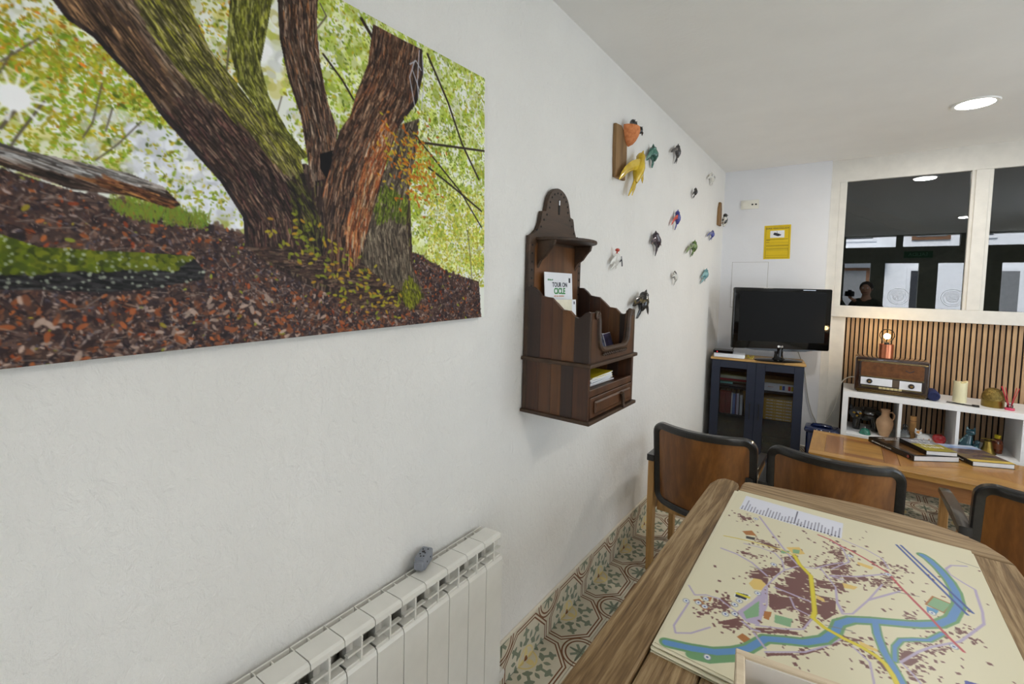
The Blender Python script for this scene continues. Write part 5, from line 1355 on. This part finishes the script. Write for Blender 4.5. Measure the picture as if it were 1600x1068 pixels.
MB().box(.046, .400, -.003, .003, .048, .058).build('key_bed', plain('key_bed', (96, 84, 48), .4), ra)
for k in range(6):
    MB().box(.150 + k * .023, .170 + k * .023, -.012, .0, .044, .058, .001).build('key', plain('ivory_key_%d' % k, (202, 188, 140), .35), ra)
M_knob = plain('bakelite', (34, 24, 20), .25)
for kx, kz in ((.092, .094), (.338, .088)):
    kn = MB().lathe([(.0005, -.024), (.010, -.024), (.015, -.020), (.018, -.008), (.019, -.004), (.0005, -.004)], (kx, 0, kz), 20, 'y').build('knob', M_knob, ra, True)
    MB().lathe([(.0005, -.0255), (.008, -.0255), (.009, -.0235), (.0005, -.0235)], (kx, 0, kz), 16, 'y').build('knob_cap', M_brass, kn, True)
M_cop = plain('brushed_copper', (204, 128, 96), .28, 1, vary=.04)
lp = thing('copper_lamp', 'lit copper cylinder lamp with a bare globe bulb on the radio', 'lamp', (1.266, 4.545, ST + .2785))
MB().lathe([(.0005, 0), (.044, 0), (.044, .104), (.041, .104), (.041, .012), (.0005, .012)], n=32).build('base', M_cop, lp, True)
MB().lathe([(.0005, .06), (.016, .06), (.016, .112), (.013, .118), (.0005, .118)], n=18).build('socket', M_handle, lp, True)
tb1 = NT('bulb_glass')
g1n = tb1.n('ShaderNodeBsdfGlossy'); g1n.inputs['Roughness'].default_value = .02
tr1n = tb1.n('ShaderNodeBsdfTransparent'); tr1n.inputs[0].default_value = (1, .96, .86, 1)
mx1 = tb1.n('ShaderNodeMixShader'); f1n = tb1.n('ShaderNodeFresnel'); f1n.inputs[0].default_value = 1.12
tb1.l(f1n.outputs[0], mx1.inputs[0]); tb1.l(tr1n.outputs[0], mx1.inputs[1]); tb1.l(g1n.outputs[0], mx1.inputs[2]); tb1.l(mx1.outputs[0], tb1.t.nodes['Material Output'].inputs[0])
bu = MB().lathe([(.013, .114), (.018, .124), (.036, .140), (.047, .165), (.047, .180), (.038, .205), (.020, .218), (.0005, .222)], n=24).build('bulb', tb1.m, lp, True)
tf = NT('glowing_filament'); tf.set(color=(1, .8, .4, 1), emit=(1, .72, .32, 1), estr=60)
MB().ball((0, 0, .166), .021, 14, 10).build('filament', tf.m, bu, True)
pl = bpy.data.lights.new('lamp_glow', 'POINT'); pl.energy = 11.0; pl.color = (1, .70, .38); pl.shadow_soft_size = .022
plo = bpy.data.objects.new('lamp_glow', pl); COL.objects.link(plo); plo.parent = lp; plo.location = (0, 0, .166); 
M_navyf = plain('navy_fabric', (36, 44, 86), .85, bump=.3)
fb = thing('rolled_cloth', 'rolled navy blue cloth beside the radio', 'cloth', (1.548, 4.47, ST))
MB().lathe([(.004, -.002), (.030, 0), (.036, .01), (.036, .15), (.030, .16), (.0005, .16)], (0, 0, .036), 20, 'y').build('roll', M_navyf, fb, True)
MB().tube([(.026 * (1 - a / 20) * math.cos(a), -.003, .036 + .026 * (1 - a / 20) * math.sin(a)) for a in np.linspace(0, 14, 50)], .0025, 5).build('edge', M_navyf, fb, True)
cn = thing('candle', 'thick ivory pillar candle with uneven rim on the cube shelf', 'candle', (1.697, 4.575, ST))
m = MB(); rr3 = []
for r, h in ((.0005, 0), (.037, 0), (.038, .004), (.038, .15)): rr3.append([(r * math.cos(a), r * math.sin(a), h + (.007 * math.sin(a * 2 + 1) + .003 * math.sin(a * 5) if h > .1 else 0)) for a in np.linspace(0, 2 * PI, 28, endpoint=False)])
for r, h in ((.031, .148), (.028, .125), (.0005, .122)): rr3.append([(r * math.cos(a), r * math.sin(a), h + (.006 * math.sin(a * 2 + 1) if h > .14 else 0)) for a in np.linspace(0, 2 * PI, 28, endpoint=False)])
m.rings(rr3).build('wax', plain('ivory_wax', (236, 228, 188), .45, vary=.02), cn, True)
MB().cyl((0, 0, .12), (.002, 0, .142), .0015).build('wick', M_hole, cn)
sc_ = thing('scissors', 'open black scissors lying on the cube shelf', 'scissors', (1.695, 4.475, ST + .001), math.radians(-8))
MB().prism([(-.080, -.008), (.01, -.010), (.06, .008), (.06, .024), (.008, .010), (-.080, .000)], 0, .003, 'z').build('blade', M_metal_dark, sc_)
MB().prism([(-.074, .030), (.01, .008), (.062, -.012), (.058, -.028), (.0, -.008), (-.078, .020)], .0032, .006, 'z').build('blade', M_metal_dark, sc_)
for yy in (.02, -.022): MB().tube([(.07 + .016 * math.cos(a), yy + .011 * math.sin(a), .004) for a in np.linspace(0, 2 * PI, 18)], .0035, 6).build('grip', M_handle, sc_, True)
M_br2 = plain('aged_brass', (138, 116, 58), .35, 1, vary=.12)
t = NT('embossed_brass'); vv = t.coord(); t.l(t.ramp(t.noise(vv, 60), [(.3, (92, 76, 38)), (.7, (156, 134, 76))]), t.b.inputs['Base Color']); t.set(rough=.4, metal=.9); t.bump(t.noise(vv, 130, 3), .8, .006); M_emb = t.m
bx_ = thing('brass_box', 'round brass box with embossed domed lid', 'box', (1.862, 4.555, ST))
MB().lathe([(.0005, 0), (.055, 0), (.058, .004), (.058, .045), (.060, .048), (.0005, .048)], n=32).build('body', M_br2, bx_, True)
MB().lathe([(.059, .048), (.060, .058), (.056, .085), (.042, .115), (.02, .130), (.0005, .134)], n=32).build('lid', M_emb, bx_, True)
df = thing('reed_diffuser', 'little pink reed diffuser with red sticks', 'diffuser', (1.935, 4.50, ST))
M_pink = plain('pink_liquid', (206, 60, 96), .1, coat=.5); M_reed = plain('red_reed', (190, 44, 60), .6)
MB().lathe([(.0005, 0), (.024, 0), (.026, .004), (.024, .016), (.0005, .018)], n=20).build('bottle', M_pink, df, True)
MB().lathe([(.010, .016), (.016, .02), (.016, .034), (.008, .040), (.007, .05)], n=16).build('neck', M_clear, df, True)
for dx, dy in ((-.045, .01), (-.03, -.01), (.028, .012), (.035, -.012), (-.038, .03)): MB().cyl((dx * .1, dy * .1, .012), (dx, dy, .155), .0022, n=6).build('reed', M_reed, df)

# ---- things in the cubes (z = .43)
SZ = .4555
M_bw = glaze('black_carved', (18, 17, 16), (40, 32, 20), 30); M_geye = plain('gold_paint', (170, 130, 40), .35, .6)
an = thing('animal_figure', 'black carved cat figure with gold eyes in the cube shelf', 'figurine', (1.170, 4.625, SZ))
MB().tube([(-.045, -.01, .115), (-.01, 0, .128), (.03, .0, .130), (.068, .0, .115), (.085, .0, .09)], [.046, .056, .056, .050, .036], 16).build('body', M_bw, an, True)
for x, y in ((-.055, -.022), (-.055, .022), (.062, -.022), (.062, .022)):
    MB().tube([(x, y, .0), (x, y, .05), (x + .01 * (1 if x < 0 else -1), y, .11)], [.024, .025, .034], 12).build('leg', M_bw, an, True)
hd = MB().ball((-.056, -.045, .135), .052, 16, 12, (1, .8, .95)).build('head', M_bw, an, True)
for s in (-1, 1):
    MB().tube([(-.056 + s * .032, -.045, .170), (-.056 + s * .042, -.045, .198)], [.018, .003], 8).build('ear', M_bw, hd, True)
    MB().ball((-.056 + s * .020, -.084, .142), .010, 10, 6, (1, .5, .8)).build('eye', M_geye, hd, True)
MB().ball((-.056, -.088, .120), .008, 8, 6).build('nose', M_geye, hd, True)
MB().tube([(-.015 + .016 * math.cos(a), 0, .195 + .020 * math.sin(a)) for a in np.linspace(0, 2 * PI, 20)], .0018, 5).build('wire_ring', M_metal_dark, an)
MB().tube([(.02, 0, .170), (.04, 0, .192), (.07, 0, .185), (.092, 0, .150), (.10, 0, .12)], .0025, 5).build('tail', M_metal_dark, an)
db = thing('desk_bell', 'small green desk bell in front of the black figure', 'bell', (1.168, 4.475, SZ))
M_gbell = plain('green_enamel', (14, 104, 84), .15, coat=.6, vary=.05)
MB().lathe([(.0005, 0), (.037, 0), (.038, .006), (.034, .010), (.0005, .010)], n=24).build('base', M_gbell, db, True)
MB().lathe([(.034, .010), (.033, .018), (.026, .034), (.012, .043), (.0005, .045)], n=24).build('dome', M_gbell, db, True)
MB().lathe([(.0005, .044), (.004, .044), (.004, .054), (.006, .058), (.0005, .060)], n=12).build('button', M_tin, db, True)
M_clay = plain('pale_terracotta', (196, 158, 122), .8, vary=.06, bump=.1)
jg = thing('clay_jug', 'pale terracotta jug with one small handle', 'jug', (1.286, 4.515, SZ))
MB().lathe([(.0005, 0), (.028, 0), (.032, .01), (.048, .06), (.054, .095), (.050, .122), (.034, .145), (.024, .158), (.023, .180), (.026, .196), (.030, .205), (.026, .206), (.020, .19), (.018, .165), (.0005, .16)], n=28).build('body', M_clay, jg, True)
MB().tube([(.022, 0, .185), (.042, 0, .188), (.054, 0, .170), (.052, 0, .145), (.044, 0, .128)], .0055, 8).build('handle', M_clay, jg, True)
gj = thing('glass_flask', 'clear glass flask with ball stopper', 'flask', (1.408, 4.53, SZ))
MB().lathe([(.0005, .0), (.030, .0), (.034, .008), (.032, .04), (.018, .062), (.014, .075), (.018, .080), (.012, .082)], n=24).build('flask', M_clear, gj, True)
MB().lathe([(.0005, .0015), (.029, .0015), (.031, .010), (.030, .034), (.0005, .034)], n=24).build('filling', plain('pale_filling', (206, 200, 190), .8), gj, True)
MB().ball((0, 0, .098), .016, 14, 10).cyl((0, 0, .074), (0, 0, .088), .010).build('stopper', M_clear, gj, True)
M_corkm = plain('cork', (190, 140, 84), .85, vary=.12)
ck = thing('cork_tube', 'tall narrow cork-brown tube behind the glass flask', 'tube', (1.458, 4.60, SZ))
MB().lathe([(.0005, 0), (.019, 0), (.019, .166), (.015, .168), (.0005, .164)], n=20).build('tube', M_corkm, ck, True)
MB().lathe([(.0192, .130), (.0202, .130), (.0202, .134), (.0192, .134)], n=20).build('band', M_brown, ck)
M_ctw = glaze('white_orange_glaze', (232, 230, 226), (206, 140, 50), 26, .52, .58)
ca = thing('cat_figure', 'white and orange lying cat figurine beside the red apple', 'figurine', (1.508, 4.53, SZ))
MB().tube([(-.03, 0, .030), (-.005, 0, .034), (.03, 0, .028), (.052, .0, .02)], [.022, .030, .028, .012], 14).build('body', M_ctw, ca, True)
h2 = MB().ball((-.026, -.012, .068), .021, 14, 10, (1.05, .9, .95)).build('head', M_ctw, ca, True)
for s in (-1, 1): MB().tube([(-.026 + s * .013, -.012, .082), (-.026 + s * .017, -.012, .098)], [.008, .001], 6).build('ear', M_ctw, h2, True)
MB().tube([(.048, 0, .02), (.06, -.02, .014), (.04, -.035, .012)], [.010, .009, .006], 8).build('tail', M_ctw, ca, True)
for s in (-1, 1): MB().tube([(-.02, s * .016, .02), (-.045, -.02 + s * .012, .008)], [.012, .008], 8).build('paw', M_ctw, ca, True)
ap = thing('apple', 'shiny red ornamental apple', 'apple', (1.600, 4.53, SZ))
MB().lathe([(.004, .008), (.016, .002), (.030, .012), (.038, .036), (.038, .054), (.028, .070), (.014, .072), (.003, .062)], n=26).build('flesh', plain('apple_red', (186, 22, 28), .12, coat=.7, vary=.12), ap, True)
MB().tube([(0, 0, .060), (.003, 0, .075), (.010, 0, .086)], [.002, .002, .003], 6).build('stem', M_brown, ap)
M_tc = glaze('teal_marbled', (18, 62, 72), (150, 190, 190), 22, .56, .64)
tc_ = thing('cat_figure', 'teal marbled sitting cat figurine with its kitten', 'figurine', (1.750, 4.53, SZ))
MB().tube([(-.012, 0, .0), (-.012, 0, .03), (-.002, 0, .07), (.006, 0, .105)], [.036, .040, .030, .018], 14).build('body', M_tc, tc_, True)
h3 = MB().ball((.010, -.008, .128), .026, 14, 10, (1.05, .9, .9)).build('head', M_tc, tc_, True)
for s in (-1, 1): MB().tube([(.010 + s * .016, -.006, .144), (.010 + s * .021, -.006, .168)], [.010, .001], 6).build('ear', M_tc, h3, True)
MB().tube([(-.04, 0, .012), (-.046, -.03, .010), (-.02, -.045, .010)], [.012, .011, .006], 8).build('tail', M_tc, tc_, True)
MB().tube([(.036, -.02, 0), (.038, -.02, .03), (.042, -.022, .055)], [.018, .018, .014], 10).ball((.044, -.024, .066), .016, 10, 8).build('kitten', M_tc, tc_, True)
hb = thing('hand_bell', 'brass bell with a wide flared mouth', 'bell', (1.848, 4.515, SZ))
MB().lathe([(.044, 0), (.046, .004), (.036, .018), (.026, .045), (.023, .070), (.018, .086), (.0005, .090)], n=28).build('bell', M_br2, hb, True)
MB().box(-.036, .036, -.004, .004, .096, .104, .002).cyl((0, 0, .088), (0, 0, .098), .006).build('yoke', M_br2, hb, True)
am = thing('amber_bottle', 'amber glass bottle with a yellow cap', 'bottle', (1.905, 4.575, SZ))
MB().lathe([(.0005, 0), (.027, 0), (.029, .006), (.029, .075), (.024, .090), (.014, .098), (.014, .104)], n=24).build('body', plain('amber_glass', (104, 44, 14), .08, coat=.6, vary=.1), am, True)
MB().lathe([(.0005, .102), (.017, .102), (.017, .124), (.0005, .125)], n=20).build('cap', plain('yellow_cap', (206, 182, 30), .4), am, True)
MB().lathe([(.0293, .03), (.0297, .03), (.0297, .068), (.0293, .068)], n=24).build('label_band', plain('brown_label', (128, 68, 34), .5), am)

# ------------------------------------------------------------------ navy bag between cabinet and shelf
M_bag = plain('navy_vinyl', (20, 32, 70), .22, vary=.2, coat=.3, bump=.5, bscale=18)
bg_ = thing('travel_bag', 'shiny navy vinyl bag standing between the cabinet and the cube shelf', 'bag', (.89, 4.50, 0))
MB().box(-.105, .110, -.085, .085, 0, .425, .035, 3).build('body', M_bag, bg_, True)
MB().box(-.118, .122, -.095, .092, .405, .445, .016, 2).build('lid', M_bag, bg_, True)
MB().tube([(-.07, 0, .440), (-.06, 0, .456), (0, 0, .460), (.06, 0, .455), (.07, 0, .440)], [.020, .024, .026, .024, .020], 8, .6).build('handle', M_bag, bg_, True)
for x in (-.03, .0, .055): MB().ball((x, -.096, .438), .005, 8, 6).build('glint', M_tin, bg_)  # small silver balls standing in for glints on the shiny lid
# ------------------------------------------------------------------ small things on the far wall
M_sock = plain('ivory_plastic', (232, 230, 218), .35, vary=.01)
so = thing('wall_socket', 'double ivory wall plate with a power socket and aerial outlets', 'socket', (.224, FY, 2.353))
MB().box(-.076, .076, -.008, 0, -.041, .041, .003, 2).build('plate', M_sock, so, True)
MB().lathe([(.020, -.0085), (.025, -.0085), (.025, -.011), (.020, -.011)], (-.036, 0, 0), 24, 'y').build('socket_rim', M_sock, so, True)
MB().lathe([(.0005, -.0082), (.020, -.0082), (.020, -.0088), (.0005, -.0088)], (-.036, 0, 0), 24, 'y').build('socket_well', plain('socket_shade', (200, 196, 184), .5), so)
for dx in (-.0095, .0095): MB().lathe([(.0005, -.0090), (.003, -.0090), (.003, -.0098), (.0005, -.0098)], (-.036 + dx, 0, 0), 10, 'y').build('pin_hole', M_hole, so)
for dx in (.022, .052): MB().lathe([(.0005, -.0082), (.0075, -.0082), (.0075, -.0115), (.0005, -.0115)], (dx, 0, -.002), 14, 'y').build('aerial_outlet', M_metal_dark, so)
M_ysign = plain('sign_yellow', (222, 190, 10), .45, vary=.02); M_yd = plain('sign_ink', (110, 92, 10), .6)
sg = thing('camera_notice', 'yellow video surveillance notice with a camera picture', 'sign', (.462, FY, 1.996), rot=(0, math.radians(-.6), 0))
MB().box(-.105, .105, -.002, 0, -.153, .153).build('sheet', M_ysign, sg)
for (a, b, c, d) in ((-.092, .092, .139, .141), (-.092, .092, -.141, -.139), (-.092, -.090, -.141, .141), (.090, .092, -.141, .141)): MB().box(a, b, -.0026, -.0018, c, d).build('border', M_yd, sg)
text('lettering', 'ZONA VIDEOVIGILADA', .0175, M_ink_d, sg, (0, -.0024, .124), (PI / 2, 0, 0), bold=.0003)
MB().box(-.056, .056, -.0028, -.0018, .040, .104).build('picture', M_paper, sg)
cm_ = MB().prism([(-.030, .078), (-.022, .088), (.018, .074), (.024, .060), (.006, .052), (-.032, .068)], -.0042, -.0026, 'y').build('camera_drawing', M_ink_d, sg)
MB().prism([(.018, .066), (.030, .072), (.028, .060), (.020, .056)], -.0042, -.0026, 'y').build('camera_drawing', M_ink_d, sg)
MB().box(-.004, -.001, -.0042, -.0026, .080, .098).build('camera_drawing', M_ink_d, sg)
for i, (zz, w, th) in enumerate(((.024, .085, .004), (.016, .030, .004), (.000, .024, .003), (-.006, .088, .0015), (-.024, .088, .0015), (-.036, .088, .005), (-.052, .088, .0015), (-.064, .088, .004), (-.076, .088, .0015), (-.122, .088, .0015))):
    MB().box(-.086, -.086 + 2 * w if w > .05 else -.086 + w, -.0026, -.0018, zz, zz + th).build('print_line', M_yd, sg)
hp = thing('access_hatch', 'flush white access hatch in the wall behind the television', 'hatch', (.25, FY, 1.60))
MB().box(-.148, .150, -.004, 0, -.21, .215, .001).build('lid', M_far, hp)
MB().box(-.152, .154, -.0012, 0, -.214, .2185).build('seam', plain('seam_shade', (180, 178, 174), .8), hp)

# ------------------------------------------------------------------ cables
M_wcab = plain('white_cable', (214, 210, 198), .5); M_gcab = plain('grey_cable', (170, 166, 156), .5)
def smooth(pts, n=10):
    P = [Vector(p) for p in pts]; out = []
    for i in range(len(P) - 1):
        a, b, c, d = P[max(i - 1, 0)], P[i], P[i + 1], P[min(i + 2, len(P) - 1)]
        for k in range(n):
            t = k / n
            out.append(.5 * ((2 * b) + (c - a) * t + (2 * a - 5 * b + 4 * c - d) * t * t + (3 * b - a - 3 * c + d) * t ** 3))
    return out + [P[-1]]
tag(MB().tube(smooth([(1.11, 4.695, .86), (1.05, 4.72, .85), (1.003, 4.72, .80), (.985, 4.72, .70), (.955, 4.71, .55), (.90, 4.72, .43), (.84, 4.74, .30), (.80, 4.75, .05)]), .0042, 6).build('radio_cable', M_wcab, None, True), 'white cable drooping from the radio behind the navy bag', 'cable')
tag(MB().tube(smooth([(.66, 4.74, 1.06), (.70, 4.766, .95), (.735, 4.766, .83), (.765, 4.766, .64), (.80, 4.766, .50), (.835, 4.766, .42), (.86, 4.766, .30), (.85, 4.766, .02)]), .0036, 6).build('television_cable', M_gcab, None, True), 'grey cable running down the wall beside the navy cabinet', 'cable')
tag(MB().tube(smooth([(.20, 4.43, 1.02), (.215, 4.47, 1.05), (.24, 4.48, 1.10), (.30, 4.47, 1.14)]), .003, 6).build('aerial_cable', M_handle, None, True), 'short black lead looping from the set-top box to the television', 'cable')

# ---------- the photographer, mirrored in the dark pane
def skin(name, chains, mat, parent, sub=1):
    """chains of (x, y, z, radius) that share their joints; grown into one surface"""
    vs, rs, es, idx = [], [], [], {}
    for ch in chains:
        prev = None
        for (x, y, z, r) in ch:
            key = (round(x, 4), round(y, 4), round(z, 4))
            if key not in idx:
                idx[key] = len(vs); vs.append((x, y, z)); rs.append(r)
            if prev is not None and prev != idx[key]: es.append((prev, idx[key]))
            prev = idx[key]
    me = bpy.data.meshes.new(name); me.from_pydata(vs, es, [])
    o = link(name, me, mat, parent)
    md = o.modifiers.new('skin', 'SKIN'); md.use_smooth_shade = True
    for i, d in enumerate(me.skin_vertices[0].data):
        d.radius = (rs[i], rs[i]); d.use_root = (i == 0)
    ss = o.modifiers.new('subdivision', 'SUBSURF'); ss.levels = sub; ss.render_levels = sub
    dg = bpy.context.evaluated_depsgraph_get()
    new = bpy.data.meshes.new_from_object(o.evaluated_get(dg))
    o.modifiers.clear(); o.data = new
    if not new.materials: new.materials.append(mat)
    return o
M_skin = plain('skin', (206, 160, 136), .5, vary=.04); M_hair = plain('dark_hair', (42, 34, 30), .6, bump=.4, bscale=90)
M_jkt = plain('dark_green_jacket', (52, 58, 50), .8, bump=.15); M_trs = plain('dark_jeans', (40, 46, 60), .8); M_shoe = plain('black_shoe', (26, 25, 26), .5)
pe = thing('person', 'person in a dark jacket holding up a camera, mirrored in the dark pane', 'person', (1.27, -.47, 0), math.radians(10))
SH = 1.42
def arm_(s, hx, hy, hz):
    return [(0, 0, SH, .07), (s * .17, 0, SH - .02, .052), (s * .25, .06, SH - .24, .042), (s * .12 + hx * .5, hy * .72, hz - .14, .036), (hx, hy, hz - .03, .026)]
hands = [(-1, -.335, .355, 1.50), (1, -.155, .385, 1.49)]
legs = [[(0, 0, .95, .12), (s * .09, 0, .90, .085), (s * .10, .015, .50, .058), (s * .10, -.01, .09, .040), (s * .10, .10, .04, .035)] for s in (-1, 1)]
torso = [(0, 0, .95, .12), (0, 0, 1.10, .115), (0, 0, 1.30, .13), (0, 0, SH, .07), (0, .01, 1.49, .052), (0, .02, 1.56, .055), (0, .03, 1.62, .088), (0, .025, 1.68, .080)]
fing = []
for s, hx, hy, hz in hands:
    for k in range(4): fing.append([(hx, hy, hz - .03, .026), (hx + .012 * (k - 1.5), hy + .03, hz + .004 * k, .009), (hx + .010 * (k - 1.5), hy + .055, hz + .02 - .01 * k, .008)])
    fing.append([(hx, hy, hz - .03, .026), (hx - s * .024, hy + .015, hz + .005, .010), (hx - s * .03, hy + .035, hz + .02, .008)])
bd = skin('body', [torso] + legs + [arm_(*h) for h in hands] + fing, M_skin, pe)
grow = lambda ch, k: [(x, y, z, r * k) for (x, y, z, r) in ch]
skin('jacket', [grow(torso[1:4], 1.16)] + [grow([(0, 0, SH, .07)] + arm_(*h)[1:4] + [tuple(np.array(arm_(*h)[3]) * .25 + np.array(arm_(*h)[4]) * .75)], 1.2) for h in hands], M_jkt, pe)
skin('trousers', [grow(torso[:2], 1.1)] + [grow(l[:4], 1.22) for l in legs], M_trs, pe)
for s in (-1, 1): MB().box(s * .10 - .045, s * .10 + .045, -.09, .18, 0, .085, .03, 2).build('shoe', M_shoe, pe, True)
MB().ball((0, .012, 1.665), .105, 18, 12, (.95, 1.05, 1.0)).build('hair', M_hair, pe, True)
MB().ball((0, .055, 1.63), .090, 18, 12, (.88, .95, 1.22)).tube([(0, .125, 1.655), (0, .158, 1.615), (0, .13, 1.607)], [.010, .015, .010], 8).build('face', M_skin, pe, True)
for s in (-1, 1):
    MB().ball((s * .032, .128, 1.650), .012, 10, 6).build('eye', M_paper, pe, True)
    MB().ball((s * .086, .04, 1.635), .022, 10, 6, (.4, .8, 1.3)).build('ear', M_skin, pe, True)
MB().tube([(-.026, .130, 1.575), (0, .140, 1.572), (.026, .130, 1.575)], .007, 6).build('mouth', plain('lips', (164, 100, 92), .5), pe, True)
pcm = thing('photo_camera', 'black photo camera held by the mirrored person', 'camera', (1.03, -.085, 1.50), math.radians(36))
MB().box(-.068, .068, -.036, .02, 0, .088, .010, 2).box(-.022, .022, -.03, .014, .080, .112, .006).build('body', M_handle, pcm, True)
MB().lathe([(.034, -.012), (.035, .03), (.032, .05), (.028, .05), (.0005, .045)], (0, 0, .044), 24, 'y').build('lens', M_gloss, pcm, True)
